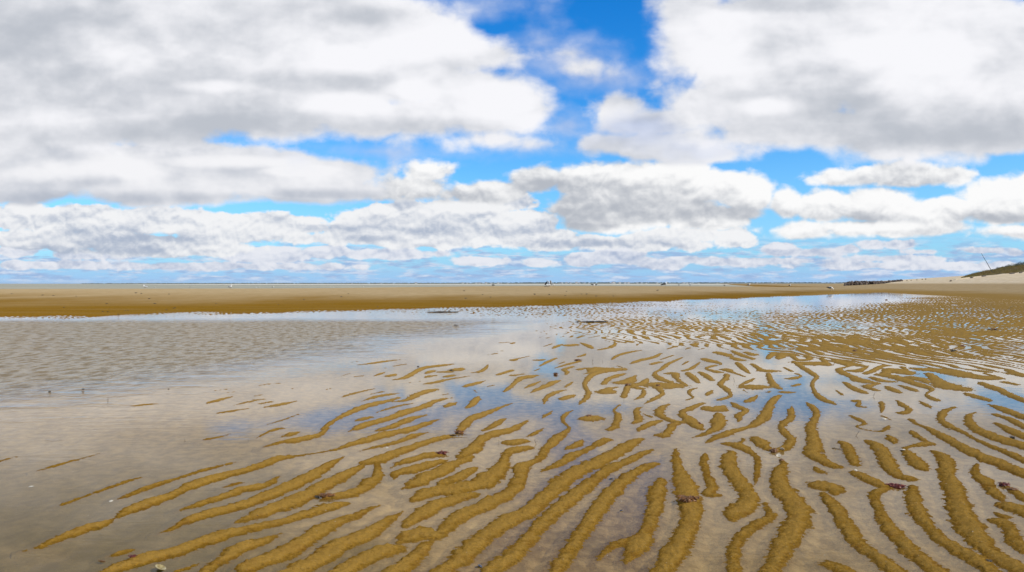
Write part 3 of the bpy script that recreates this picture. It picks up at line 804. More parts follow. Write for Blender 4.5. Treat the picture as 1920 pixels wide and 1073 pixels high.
# ------------------------------------------------------------------ materials of sand and water
def sand_material():
    m, g, out = new_mat('tidal sand')
    pos = g.n('ShaderNodeNewGeometry').outputs['Position']
    x, y, z = g.sep(pos)
    fine = g.noise(pos, 900.0, 3, 0.7)
    grain = g.noise(pos, 260.0, 4, 0.65)
    mid = g.noise(pos, 14.0, 5, 0.6)
    broad = g.noise(pos, 0.9, 5, 0.55)
    # golden wet sand on the crests, greyer silt on the floors of the runnels, pale dry sand on the high bar and beach
    gold = g.mix(g.smooth(grain, 0.30, 0.72), (0.085, 0.040, 0.002), (0.345, 0.188, 0.024))
    gold = g.mix(g.smooth(mid, 0.35, 0.75), gold, (0.130, 0.068, 0.005))
    silt = g.mix(g.smooth(mid, 0.30, 0.72), (0.205, 0.125, 0.036), (0.36, 0.235, 0.085))
    green = g.smooth(g.m('ADD', g.m('MULTIPLY', x, -0.28), g.m('MULTIPLY', g.m('SUBTRACT', broad, 0.5), 2.4)), -0.1, 0.65)
    nearm = g.smooth(y, 3.0, 6.5, 1.0, 0.0)
    silt = g.mix(g.m('MULTIPLY', g.m('MULTIPLY', green, nearm), 0.75), silt, (0.070, 0.048, 0.004))
    stretch = g.noise(g.v('MULTIPLY', pos, (2.2, 1.1, 1.0)), 2.0, 5, 0.62)
    silt = g.mix(g.m('MULTIPLY', g.smooth(stretch, 0.56, 0.72), 0.45), silt, (0.11, 0.075, 0.035))
    # under the wind ruffled water golden patches painted on the bed imitate broken wavelet reflections
    bp = g.noise(g.v('MULTIPLY', pos, (3.0, 1.9, 1.0)), 1.0, 4, 0.6)
    bm_ = g.m('MULTIPLY', g.smooth(g.m('SUBTRACT', g.m('MULTIPLY_ADD', y, 0.30, -6.4), x), -0.6, 1.2), g.smooth(bp, 0.44, 0.58))
    silt = g.mix(bm_, silt, (0.14, 0.072, 0.010))
    up = g.smooth(g.m('ADD', z, g.m('MULTIPLY', g.m('SUBTRACT', mid, 0.5), 0.009)), -0.0085, 0.0062)
    blot = g.noise(g.v('MULTIPLY', pos, (1.0, 1.0, 1.0)), 48.0, 5, 0.72)
    gold = g.mix(g.m('MULTIPLY', g.smooth(blot, 0.50, 0.64), 0.72), gold, (0.070, 0.034, 0.003))
    wetp = g.noise(g.v('ADD', pos, (7, 1, 2)), 7.0, 5, 0.68)
    gold = g.mix(g.m('MULTIPLY', g.smooth(wetp, 0.50, 0.66), 0.6), gold, (0.125, 0.050, 0.003))
    gold = g.mix(g.smooth(y, 20.0, 30.0, 0.0, 0.35), gold, (0.125, 0.068, 0.006))
    strk = g.noise(g.v('MULTIPLY', pos, (0.10, 0.7, 1.0)), 1.0, 6, 0.65)
    gold = g.mix(g.m('MULTIPLY', g.smooth(strk, 0.45, 0.68), g.smooth(y, 14.0, 30.0, 0.0, 0.5)), gold, (0.195, 0.125, 0.045))
    midz = g.m('MULTIPLY', g.smooth(y, 4.0, 8.5), g.smooth(g.m('SUBTRACT', y, g.m('MULTIPLY', x, 1.6)), 20.0, 28.0, 1.0, 0.0))
    gold = g.mix(g.m('MULTIPLY', midz, g.smooth(mid, 0.3, 0.7, 0.35, 0.75)), gold, (0.285, 0.190, 0.072))
    # crests dry paler, the flanks by the water stay dark and wet
    crest = g.smooth(g.m('ADD', z, g.m('MULTIPLY', g.m('SUBTRACT', mid, 0.5), 0.010)), 0.002, 0.0125)
    wetdark = g.smooth(g.m('ADD', z, g.m('MULTIPLY', g.m('SUBTRACT', grain, 0.5), 0.006)), 0.0, 0.006, 1.0, 0.0)
    wetdark = g.m('MULTIPLY', wetdark, g.smooth(y, 6.0, 25.0, 0.20, 0.0))
    gold = g.mix(g.m('MULTIPLY', crest, g.smooth(y, 18.0, 28.0, 0.55, 0.08)), gold, (0.320, 0.195, 0.045))
    gold = g.mix(wetdark, gold, (0.075, 0.036, 0.002))
    col = g.mix(up, silt, gold)
    dn = g.noise(g.v('MULTIPLY', pos, (1.0, 0.35, 1.0)), 0.12, 4, 0.5)
    dry = g.smooth(g.m('ADD', z, g.m('MULTIPLY', g.m('SUBTRACT', dn, 0.5), 0.30)), 0.06, 0.36)
    dry = g.m('MULTIPLY', dry, g.smooth(z, 0.02, 0.09))
    dmix = g.mix(g.smooth(g.noise(pos, 1.2, 6, 0.6), 0.3, 0.7), (0.27, 0.198, 0.102), (0.35, 0.264, 0.150))
    col = g.mix(dry, col, dmix)
    high = g.smooth(z, 1.0, 1.5)
    col = g.mix(high, col, g.mix(g.smooth(broad, 0.3, 0.7), (0.50, 0.400, 0.260), (0.62, 0.520, 0.370)))
    # dark organic grains
    spk = g.smooth(g.noise(pos, 150.0, 2, 0.5), 0.70, 0.76)
    col = g.mix(g.m('MULTIPLY', spk, 0.55), col, (0.06, 0.04, 0.02))
    wsp = g.smooth(g.noise(g.v('ADD', pos, (5, 3, 1)), 210.0, 2, 0.5), 0.745, 0.78)
    col = g.mix(g.m('MULTIPLY', wsp, 0.6), col, (0.62, 0.56, 0.45))
    p = g.n('ShaderNodeBsdfDiffuse'); g.put(p.inputs['Color'], col); p.inputs['Roughness'].default_value = 0.6
    gls = g.n('ShaderNodeBsdfGlossy'); gls.inputs['Roughness'].default_value = 0.28
    spec = g.m('MULTIPLY', g.smooth(fine, 0.55, 0.72), g.m('MULTIPLY', g.smooth(z, 0.0, 0.004), g.smooth(y, 4.0, 14.0, 0.10, 0.0)))
    mxs = g.n('ShaderNodeMixShader'); g.put(mxs.inputs[0], spec)
    g.t.links.new(p.outputs[0], mxs.inputs[1]); g.t.links.new(gls.outputs[0], mxs.inputs[2]); g.t.links.new(mxs.outputs[0], out.inputs[0])
    hgt = g.m('ADD', g.m('MULTIPLY', grain, 0.0032), g.m('MULTIPLY', g.noise(pos, 42.0, 4, 0.60), 0.012))
    hgt = g.m('ADD', hgt, g.m('MULTIPLY', fine, 0.0006))
    groove = g.noise(g.v('MULTIPLY', pos, (20.0, 90.0, 30.0)), 1.0, 5, 0.65, dist=0.4)
    hgt = g.m('ADD', hgt, g.m('MULTIPLY', groove, 0.0120))
    b = g.n('ShaderNodeBump'); b.inputs['Strength'].default_value = 0.9; b.inputs['Distance'].default_value = 1.0
    g.put(b.inputs['Height'], hgt); g.put(p.inputs['Normal'], b.outputs[0]); g.put(gls.inputs['Normal'], b.outputs[0])
    return m


def water_material(name, ripple=True, tint=(0.93, 0.93, 0.90)):
    m, g, out = new_mat(name)
    pos = g.n('ShaderNodeNewGeometry').outputs['Position']
    x, y, z = g.sep(pos)
    wn = g.noise(pos, 0.22, 3, 0.5)
    # the wind ruffles the open water on the left, farther than about eight metres
    line = g.m('SUBTRACT', g.m('MULTIPLY_ADD', y, 0.30, -6.4), x)
    line = g.m('ADD', line, g.m('MULTIPLY', g.m('SUBTRACT', wn, 0.5), 5.0))
    ruff = g.m('MULTIPLY', g.smooth(g.m('ADD', line, g.m('MULTIPLY', g.m('SUBTRACT', g.noise(g.v('MULTIPLY', pos, (1.1, 2.6, 1)), 1.0, 4, 0.6), 0.5), 3.5)), -1.0, 2.6), g.smooth(g.m('ADD', y, g.m('MULTIPLY', wn, 4.0)), 22.0, 26.0, 1.0, 0.0))
    wav = g.noise(g.v('MULTIPLY', pos, (7.5, 5.6, 1.0)), 1.0, 4, 0.62, dist=0.3)
    wav2 = g.noise(g.v('MULTIPLY', pos, (2.0, 11.0, 1.0)), 1.0, 3, 0.5)
    fine = g.noise(g.v('MULTIPLY', pos, (9.0, 26.0, 1.0)), 1.0, 3, 0.5)
    calm = g.noise(g.v('MULTIPLY', pos, (0.7, 0.7, 1.0)), 1.0, 2, 0.5)
    h = g.m('MULTIPLY', g.m('MULTIPLY', wav, 0.070), ruff)
    edge = g.smooth(line, -2.6, 0.2)
    h = g.m('ADD', h, g.m('MULTIPLY', g.m('MULTIPLY', wav2, 0.0035), g.m('ADD', g.m('MULTIPLY', edge, 1.0), g.m('MULTIPLY', g.smooth(calm, 0.5, 0.75), 0.35))))
    h = g.m('ADD', h, g.m('MULTIPLY', fine, 0.00022))
    b = g.n('ShaderNodeBump'); b.inputs['Strength'].default_value = 1.0; b.inputs['Distance'].default_value = 1.0
    g.put(b.inputs['Height'], h)
    # Fresnel reflectance (Schlick), the same for light passing up or down through the surface
    inc = g.n('ShaderNodeNewGeometry').outputs['Incoming']
    cs = g.m('MINIMUM', g.m('ABSOLUTE', g.v('DOT_PRODUCT', b.outputs[0], inc)), 1.0)
    fres = g.m('MULTIPLY_ADD', g.m('POWER', g.m('SUBTRACT', 1.0, cs), 5.8), 0.98, 0.010)
    gl = g.n('ShaderNodeBsdfGlossy'); gl.inputs['Roughness'].default_value = 0.03
    gl.inputs['Color'].default_value = (1, 1, 1, 1)
    g.put(gl.inputs['Normal'], b.outputs[0])
    tr = g.n('ShaderNodeBsdfTransparent'); tr.inputs['Color'].default_value = (*tint, 1)
    mx = g.n('ShaderNodeMixShader')
    g.put(mx.inputs[0], fres)
    g.t.links.new(tr.outputs[0], mx.inputs[1]); g.t.links.new(gl.outputs[0], mx.inputs[2])
    # stirred up silt colour; pale and dark strokes painted in for wavelet reflections
    df = g.n('ShaderNodeBsdfDiffuse')
    pt = g.noise(g.v('MULTIPLY', pos, (6.5, 3.2, 1.0)), 1.0, 5, 0.65)
    g.put(df.inputs['Color'], g.mix(g.smooth(pt, 0.42, 0.60), (0.42, 0.355, 0.25), (0.20, 0.145, 0.075)))
    g.put(df.inputs['Normal'], b.outputs[0])
    mx2 = g.n('ShaderNodeMixShader')
    g.put(mx2.inputs[0], g.m('MULTIPLY', ruff, g.smooth(pt, 0.35, 0.65, 0.50, 0.85)))
    g.t.links.new(mx.outputs[0], mx2.inputs[1]); g.t.links.new(df.outputs[0], mx2.inputs[2])
    g.t.links.new(mx2.outputs[0], out.inputs[0])
    return m


# ------------------------------------------------------------------ the sand sheet
def row_positions():
    ys = []
    Y = 1.9
    while Y < 9000:
        ys.append(Y)
        step_px = 1.25 if Y < 40 else 1.0
        dpx = step_px * Y * Y / (H_CAM * F_PX)
        Y += max(min(dpx, Y * 0.010), 0.0035)
    back = [-60, -25, -10, -4, -1.5, -0.5, 0.2, 0.6, 0.9, 1.15, 1.35, 1.5, 1.62, 1.73, 1.82]
    return np.array(back + ys)


def build_sand():
    ys = row_positions()
    inner = np.linspace(-0.80, 0.80, 1290)
    outer = 0.80 + np.cumsum(np.linspace(0.0016, 0.05, 80))
    xs = np.concatenate([-outer[::-1], inner, outer])
    sc = np.where(ys > 1.5, ys, 1.5 + (1.5 - ys) * 0.8)
    X = xs[None, :] * sc[:, None]
    Y = np.repeat(ys[:, None], len(xs), 1)
    R = ridge_field(X, Y, xs, ys)
    Z = sand_height(X, Y, R)
    nearw = sst(-Y, -14, -8)
    Z = Z + nearw * (0.0060 * fbm(X * 34, Y * 40, 3) + 0.0062 * fbm(X * 12, Y * 75, 3)) * sst(Z, -0.013, -0.002) * sst(-Y, -13, -5)
    Z = Z + nearw * (0.0070 * fbm(X * 9 + 3, Y * 12, 3)) * sst(Z, 0.0, 0.012)
    Z = Z + nearw * 0.0012 * fbm(X * 9, Y * 9, 2)
    global SAND
    SAND = (xs, ys, sc, Z)
    me = grid_mesh('sand_flat', X, Y, Z)
    o = link('sand_flat', me, sand_material())
    tag(o, kind='structure')
    return o


def build_pool():
    # the sheet of water lies at z = 0 and ends inside the sandbar
    pts = [(-160, -20)] + [(x, y + 5 + 0.10 * y) for x, y in SHORE[1:-1]] + [(100, 135), (60, -20)]
    pts.insert(1, (-160, SHORE[1, 1] + 8))
    bm = bmesh.new()
    vs = [bm.verts.new((x, y, 0)) for x, y in pts]
    f = bm.faces.new(vs)
    bmesh.ops.triangulate(bm, faces=[f])
    bm.normal_update()
    for f in bm.faces:
        if f.normal.z < 0:
            f.normal_flip()
    me = bpy.data.meshes.new('tidal_pool'); bm.to_mesh(me); bm.free()
    o = link('tidal_pool', me, water_material('pool water'))
    tag(o, kind='structure')


def sea_material():
    m, g, out = new_mat('sea water')
    pos = g.n('ShaderNodeNewGeometry').outputs['Position']
    n = g.noise(g.v('MULTIPLY', pos, (0.01, 0.02, 1)), 1.0, 4, 0.6)
    col = g.mix(g.smooth(n, 0.35, 0.65), (0.34, 0.32, 0.24), (0.24, 0.25, 0.20))
    p = principled(g, out, **{'Base Color': col, 'Roughness': 0.6, 'IOR': 1.2, 'Specular IOR Level': 0.2})
    w = g.noise(g.v('MULTIPLY', pos, (0.8, 1.4, 1)), 1.0, 5, 0.6)
    b = g.n('ShaderNodeBump'); b.inputs['Distance'].default_value = 0.5; b.inputs['Strength'].default_value = 0.6
    g.put(b.inputs['Height'], w); g.put(p.inputs['Normal'], b.outputs[0])
    return m


def quad_sheet(name, x0, x1, y0, y1, z, mat):
    me = bpy.data.meshes.new(name)
    me.from_pydata([(x0, y0, z), (x1, y0, z), (x1, y1, z), (x0, y1, z)], [], [(0, 1, 2, 3)])
    return tag(link(name, me, mat), kind='structure')


build_sand()
build_pool()
quad_sheet('sea', -9000, 9000, 128, 9000, -0.30, sea_material())


def ground_z(X, Y):
    xs, ys, sc, Z = SAND
    r = np.interp(Y, ys, np.arange(len(ys)))
    c = np.interp(X / np.interp(Y, ys, sc), xs, np.arange(len(xs)))
    r0, c0 = min(int(r), len(ys) - 2), min(int(c), len(xs) - 2)
    fr, fc = r - r0, c - c0
    return float((Z[r0, c0] * (1 - fc) + Z[r0, c0 + 1] * fc) * (1 - fr) + (Z[r0 + 1, c0] * (1 - fc) + Z[r0 + 1, c0 + 1] * fc) * fr)


def spot(px, py, water=False):
    """where the sight line through a photograph pixel meets the sand (or the pool surface)"""
    xs, ys, sc, Z = SAND
    u = (px - 960) / F_PX
    c = int(round(np.interp(u, xs, np.arange(len(xs)))))
    sel = (ys > 1.95) & (ys < 400)
    yy = ys[sel]; zz = Z[sel, c]
    if water:
        zz = np.maximum(zz, 0)
    line = H_CAM - (py - HOR) / F_PX * yy
    hit = np.nonzero(zz >= line)[0]
    i = hit[0] if len(hit) else int(np.argmax(np.where((yy < 190) & (zz > 0.1), (zz - H_CAM) / yy, -9)))
    Y = float(yy[i])
    return Vector((u * Y, Y, float(zz[i])))


def bm_obj(name, bm, mat, parent=None, smooth=True):
    me = bpy.data.meshes.new(name)
    if smooth:
        for f in bm.faces:
            f.smooth = True
    bm.to_mesh(me); bm.free()
    return link(name, me, mat, parent)


def empty(name, loc, rz=0.0, scale=1.0):
    o = bpy.data.objects.new(name, None)
    COL.objects.link(o)
    o.empty_display_size = 0.1
    o.location = loc; o.rotation_euler = (0, 0, rz); o.scale = (scale,) * 3
    return o


def copy_tree(o, parent=None):
    c = o.copy(); COL.objects.link(c)
    if parent is not None:
        c.parent = parent
    for ch in list(o.children):
        copy_tree(ch, c)
    return c


def loft(bm, path, radii, seg=10, squash=None, close=True):
    """rings along a path; squash = (side, up) factors per ring"""
    rings = []
    n = len(path)
    for i in range(n):
        p = Vector(path[i]); a = Vector(path[max(i - 1, 0)]); b = Vector(path[min(i + 1, n - 1)])
        t = (b - a).normalized()
        side = t.cross(Vector((0, 0, 1)))
        side = Vector((0, 1, 0)) if side.length < 1e-3 else side.normalized()
        up = side.cross(t).normalized()
        sq = squash[i] if squash else (1, 1)
        rings.append([bm.verts.new(p + side * math.cos(2 * math.pi * k / seg) * radii[i] * sq[0] + up * math.sin(2 * math.pi * k / seg) * radii[i] * sq[1]) for k in range(seg)])
    for i in range(n - 1):
        for k in range(seg):
            bm.faces.new((rings[i][k], rings[i][(k + 1) % seg], rings[i + 1][(k + 1) % seg], rings[i + 1][k]))
    if close:
        bm.faces.new(rings[0][::-1]); bm.faces.new(rings[-1])
    return rings


# ------------------------------------------------------------------ gulls
M_WHITE = simple_mat('white plumage', (0.70, 0.70, 0.68), (0.80, 0.80, 0.78), 30, 0.8)
M_BLACK = simple_mat('slate black plumage', (0.015, 0.015, 0.018), (0.035, 0.035, 0.04), 30, 0.7)
M_GREY = simple_mat('pale grey plumage', (0.36, 0.38, 0.40), (0.46, 0.48, 0.50), 30, 0.8)
M_BROWN = simple_mat('mottled brown plumage', (0.05, 0.035, 0.025), (0.16, 0.12, 0.09), 60, 0.8)
M_BEAK = simple_mat('yellow beak', (0.55, 0.36, 0.05), (0.62, 0.42, 0.07), 30, 0.5)
M_LEG = simple_mat('pinkish leg', (0.45, 0.28, 0.22), (0.52, 0.33, 0.26), 30, 0.6)


def make_gull(pose, body_mat, wing_mat):
    root = empty('gull', (0, 0, 0))
    bm = bmesh.new()
    lift = 0.17
    if pose == 'feeding':      # head lowered to the sand
        path = [(-.30, 0, .10), (-.22, 0, .10), (-.10, 0, .08), (.03, 0, .06), (.13, 0, .05), (.19, 0, .02), (.23, 0, -.04), (.26, 0, -.08), (.29, 0, -.10), (.31, 0, -.11)]
    elif pose == 'hunched':
        path = [(-.34, 0, -.01), (-.25, 0, .00), (-.12, 0, .02), (.02, 0, .04), (.11, 0, .06), (.15, 0, .10), (.17, 0, .14), (.19, 0, .16), (.225, 0, .16), (.245, 0, .155)]
    else:
        path = [(-.34, 0, -.03), (-.25, 0, -.02), (-.12, 0, .0), (.02, 0, .04), (.11, 0, .08), (.15, 0, .14), (.165, 0, .20), (.18, 0, .245), (.215, 0, .26), (.24, 0, .255)]
    path = [(a, b, c + lift + .06) for a, b, c in path]
    loft(bm, path, [.012, .035, .085, .105, .09, .058, .045, .052, .042, .015], 12, [(1.6, .6), (1.2, .8)] + [(1, 1)] * 8)
    bmesh.ops.subdivide_edges(bm, edges=bm.edges[:], cuts=1, use_grid_fill=True, smooth=0.3)
    body = bm_obj('body', bm, body_mat, root)
    hx, hy, hz = path[-1]
    bm = bmesh.new()
    loft(bm, [(hx - .01, 0, hz - .005), (hx + .03, 0, hz - .012), (hx + .055, 0, hz - .025)], [.016, .012, .003], 8)
    bm_obj('beak', bm, M_BEAK, root)
    for sgn in (-1, 1):
        bm = bmesh.new()
        if pose == 'wings up':
            pts = [((.10, .06, .26), .12), ((.04, .20, .42), .13), ((-.03, .36, .60), .10), ((-.12, .50, .72), .06), ((-.20, .60, .78), .015)]
            vs = []
            for (x, y, z), w in pts:
                vs.append([bm.verts.new((x + w * a, sgn * y, z + b)) for a, b in ((1, 0), (.3, .02), (-1, .0), (.3, -.012))])
            for i in range(len(vs) - 1):
                for k in range(4):
                    bm.faces.new((vs[i][k], vs[i][(k + 1) % 4], vs[i + 1][(k + 1) % 4], vs[i + 1][k]))
            bm.faces.new(vs[0][::-1]); bm.faces.new(vs[-1])
        else:
            oz = path[3][2]; tz = path[0][2]
            rings = loft(bm, [(.11, sgn * .075, oz + .02), (.03, sgn * .095, oz + .02), (-.10, sgn * .088, oz - .0), (-.24, sgn * .055, (oz + tz) / 2 + .02), (-.36, sgn * .02, tz + .02), (-.43, sgn * .008, tz + .015)],
                         [.03, .075, .085, .055, .022, .004], 10, [(.35, 1)] * 6)
        bmesh.ops.recalc_face_normals(bm, faces=bm.faces)
        bm_obj('wing', bm, wing_mat, root)
        bm = bmesh.new()
        loft(bm, [(-.0, sgn * .035, .17), (-.012, sgn * .035, .09), (.0, sgn * .035, .006)], [.010, .006, .006], 6)
        for a in (-.5, 0, .5):
            loft(bm, [(.0, sgn * .035, .006), (.05 * math.cos(a), sgn * .035 + .05 * math.sin(a), .004)], [.006, .003], 5)
        bm_obj('leg', bm, M_LEG, root)
    return root


GULLS = [  # px, py of the feet, pose, plumage, heading (deg, 0 = facing right), size
    (272, 534.5, 'standing', 'w', 180, 1.0), (290, 540.3, 'hunched', 'k', 0, 1.0), (355, 540.2, 'feeding', 'k', 180, 1.0), (428, 540, 'hunched', 'k', 200, 1.0),
    (432, 535, 'standing', 'w', 0, 1.0), (481, 541, 'standing', 'w', 160, 1.0), (485, 540, 'feeding', 'k', 10, 1.0), (512, 540.4, 'standing', 'k', 5, 1.25),
    (538, 539, 'hunched', 'k', 180, 1.0), (619, 538.5, 'hunched', 'w', 10, .9), (626, 540, 'hunched', 'w', 170, .9), (680.5, 539.5, 'standing', 'k', 20, 1.0),
    (924, 538, 'hunched', 'k', 150, 1.0), (1024, 537.4, 'wings up', 'k', 170, 1.0), (1031, 537.6, 'wings up', 'w', 20, 1.25), (1037, 537, 'feeding', 'w', 30, 1.0),
    (1112, 537.5, 'feeding', 'k', 0, 1.0), (1116, 537.4, 'feeding', 'k', 190, .9), (1240, 535.4, 'hunched', 'k', 160, 1.0), (1247, 535.8, 'standing', 'k', 10, 1.5),
    (1273, 535.6, 'hunched', 'k', 60, 1.0), (1294, 535.9, 'standing', 'k', 75, 1.1), (1359, 535.6, 'hunched', 'k', 30, .9), (1404, 536.4, 'standing', 'k', 10, 1.15),
    (1481, 537.6, 'standing', 'k', 0, 1.3), (1557, 545.2, 'feeding', 'k', -10, 1.25)]


def build_gulls():
    protos = {}
    names = {'w': ('white gull', M_WHITE, M_GREY), 'k': ('dark backed gull', M_WHITE, M_BLACK)}
    poses = {'standing': 'standing upright', 'hunched': 'standing hunched', 'feeding': 'with its head down', 'wings up': 'with raised wings'}
    order = sorted(range(len(GULLS)), key=lambda i: GULLS[i][0])
    words = ['first', 'second', 'third', 'fourth', 'fifth', 'sixth', 'seventh', 'eighth', 'ninth', 'tenth', 'eleventh', 'twelfth', 'thirteenth', 'fourteenth', 'fifteenth', 'sixteenth',
             'seventeenth', 'eighteenth', 'nineteenth', 'twentieth', 'twenty first', 'twenty second', 'twenty third', 'twenty fourth', 'twenty fifth', 'last and largest']
    for rank, i in enumerate(order):
        px, py, pose, pl, hd, sz = GULLS[i]
        key = (pose, pl)
        nm, bmat, wmat = names[pl]
        if key not in protos:
            protos[key] = make_gull(pose, bmat, wmat); o = protos[key]
        else:
            o = copy_tree(protos[key])
        p = spot(px, py)
        o.location = p - Vector((0, 0, 0.004)); o.rotation_euler = (0, 0, math.radians(hd)); o.scale = (sz * 1.15,) * 3
        tag(o, f'{nm} {poses[pose]} on the sandbar, {words[rank]} gull from left', 'gull', 'gulls resting on the sandbar')


# ------------------------------------------------------------------ small things on the flat
M_RED = simple_mat('red seaweed', (0.06, 0.008, 0.006), (0.16, 0.022, 0.010), 60, 0.35)
M_BRN = simple_mat('brown seaweed', (0.07, 0.030, 0.010), (0.24, 0.10, 0.022), 50, 0.4)
M_DRK = simple_mat('blackish eelgrass', (0.02, 0.016, 0.010), (0.055, 0.040, 0.022), 50, 0.5)
M_TWIG = simple_mat('dark wet twig', (0.03, 0.022, 0.014), (0.08, 0.055, 0.03), 80, 0.5)
M_WOOD = simple_mat('weathered driftwood', (0.16, 0.12, 0.09), (0.30, 0.25, 0.19), 12, 0.85, 0.01)
M_SHELL = simple_mat('bleached shell', (0.42, 0.37, 0.28), (0.60, 0.55, 0.45), 40, 0.45)
M_SHELLIN = simple_mat('stained shell', (0.16, 0.11, 0.02), (0.42, 0.36, 0.20), 30, 0.35)
M_BLUE = simple_mat('mussel blue shell', (0.012, 0.018, 0.035), (0.035, 0.05, 0.09), 40, 0.25)
M_ROCK = simple_mat('dark wet boulder', (0.025, 0.020, 0.016), (0.13, 0.085, 0.055), 1.6, 0.7, 0.05)


def strand_clump(seed, n, L, h, w, spread=(1, 1)):
    rs = random.Random(seed)
    bm = bmesh.new()
    for k in range(n):
        a = rs.uniform(0, 2 * math.pi)
        r = L * 0.5 * math.sqrt(rs.random()) * 0.8
        x, y = r * math.cos(a) * spread[0], r * math.sin(a) * spread[1]
        th = rs.uniform(0, 2 * math.pi); z = h * rs.random() * 0.6 * (1 - r / (L * 0.5 + 1e-6) * 0.6) + 0.001
        prev = None
        ww = w * rs.uniform(.5, 1.4)
        steps = 6
        for i in range(steps):
            f = i / (steps - 1)
            wd = ww * (1 - abs(2 * f - 1) ** 2 * 0.8)
            nx, ny = -math.sin(th), math.cos(th)
            zz = z + h * 0.35 * math.sin(f * math.pi) * rs.uniform(.5, 1.2)
            tw = rs.uniform(-.6, .6) * wd
            v = (bm.verts.new((x + nx * wd, y + ny * wd, zz + tw)), bm.verts.new((x, y, zz + wd * .5)), bm.verts.new((x - nx * wd, y - ny * wd, zz - tw)))
            if prev:
                bm.faces.new((prev[0], prev[1], v[1], v[0])); bm.faces.new((prev[1], prev[2], v[2], v[1]))
            prev = v
            th += rs.uniform(-.9, .9)
            st = L * rs.uniform(.05, .09)
            x += math.cos(th) * st * spread[0]; y += math.sin(th) * st * spread[1]
    # underlying lump so that the clump has a body
    if h < 0.06 * L:
        return bm
    base = bmesh.ops.create_icosphere(bm, subdivisions=3, radius=1.0)['verts']
    for v in base:
        c = v.co
        nn = 1 + 0.28 * math.sin(c.x * 5 + seed) * math.cos(c.y * 4.3 + seed * 2) + 0.15 * math.sin(c.x * 11 - c.y * 9)
        v.co = Vector((c.x * L * .36 * spread[0] * nn, c.y * L * .36 * spread[1] * nn, c.z * h * .5 * nn))
    return bm


def clump(name, px, py, wpx, mat, label, seed, hr=0.25, n=40, spread=(1, .7), cat='seaweed', group=None, water=True, rz=None):
    p = spot(px, py, water)
    L = wpx * 0.82 * p.y / F_PX
    bm = strand_clump(seed, n, L, L * hr, L * 0.035, spread)
    o = bm_obj(name, bm, mat)
    o.location = p; o.rotation_euler = (0, 0, rz if rz is not None else 0.3 * math.sin(seed * 3.1))
    return tag(o, label, cat, group)


def valve(bm, r, mat_i=0, depth=0.35, seed=1):
    """one half of a clam shell as a thick fluted bowl"""
    nr, na = 8, 28
    for side in (0, 1):
        rows = []
        for i in range(nr + 1):
            f = i / nr
            row = []
            for k in range(na):
                a = 2 * math.pi * k / na
                R_ = r * (1 - 0.18 * math.cos(a)) * f
                fl = 1 + 0.012 * math.sin(k * 6.0)
                x = R_ * math.cos(a) * fl + r * 0.2 * (1 - f); y = R_ * math.sin(a) * 0.82 * fl
                z = depth * r * (1 - f * f) + 0.012 * r * math.sin(f * 40)
                if side: z -= 0.05 * r + 0.02 * r * (1 - f)
                row.append(bm.verts.new((x, y, z)))
            rows.append(row)
        for i in range(nr):
            for k in range(na):
                q = (rows[i][k], rows[i][(k + 1) % na], rows[i + 1][(k + 1) % na], rows[i + 1][k])
                bm.faces.new(q if not side else q[::-1])
        if side == 0: top = rows[-1]
        else:
            for k in range(na):
                bm.faces.new((top[k], top[(k + 1) % na], rows[-1][(k + 1) % na], rows[-1][k]))


def shell(px, py, wpx, mat, label, tilt=(0.2, 0.1), flip=False, name='clam_shell', water=True, group=None):
    p = spot(px, py, water)
    r = wpx * p.y / F_PX * 0.5
    bm = bmesh.new(); valve(bm, r)
    o = bm_obj(name, bm, mat)
    o.location = p + Vector((0, 0, (0.36 * r if flip else 0.04 * r)))
    o.rotation_euler = (tilt[0] + (math.pi if flip else 0), tilt[1], px * 0.7)
    return tag(o, label, 'shell', group)


def twig(px, py, hpx, lean, label, fork=0, seed=0, name='twig', lying=False, thick=1.0):
    p = spot(px, py, True)
    L = hpx * p.y / F_PX
    rs = random.Random(seed + int(px))
    bm = bmesh.new()
    d = Vector((math.sin(lean), 0.2 * rs.uniform(-1, 1), math.cos(lean))) if not lying else Vector((math.cos(lean), math.sin(lean), 0.12))
    path = []
    q = Vector((0, 0, -0.01 if not lying else 0.002))
    for i in range(6):
        path.append(q.copy()); q = q + d * L / 5 + Vector((rs.uniform(-1, 1), rs.uniform(-1, 1), 0)) * L * 0.05
        if lying: q.z = max(q.z * 0.5, 0.003)
    r = max(L * 0.03, 0.0012) * thick
    loft(bm, path, [r * (1.15 - 0.14 * i) for i in range(6)], 7)
    for k in range(fork):
        b = path[2 + k % 3]
        dd = Vector((rs.uniform(-1, 1), rs.uniform(-.6, .6), rs.uniform(.1, .6) if not lying else .1)).normalized()
        loft(bm, [b, b + dd * L * .16, b + dd * L * .32 + Vector((0, 0, L * .03))], [r * .7, r * .5, r * .25], 6)
    o = bm_obj(name, bm, M_TWIG); o.location = p
    return tag(o, label, 'twig')


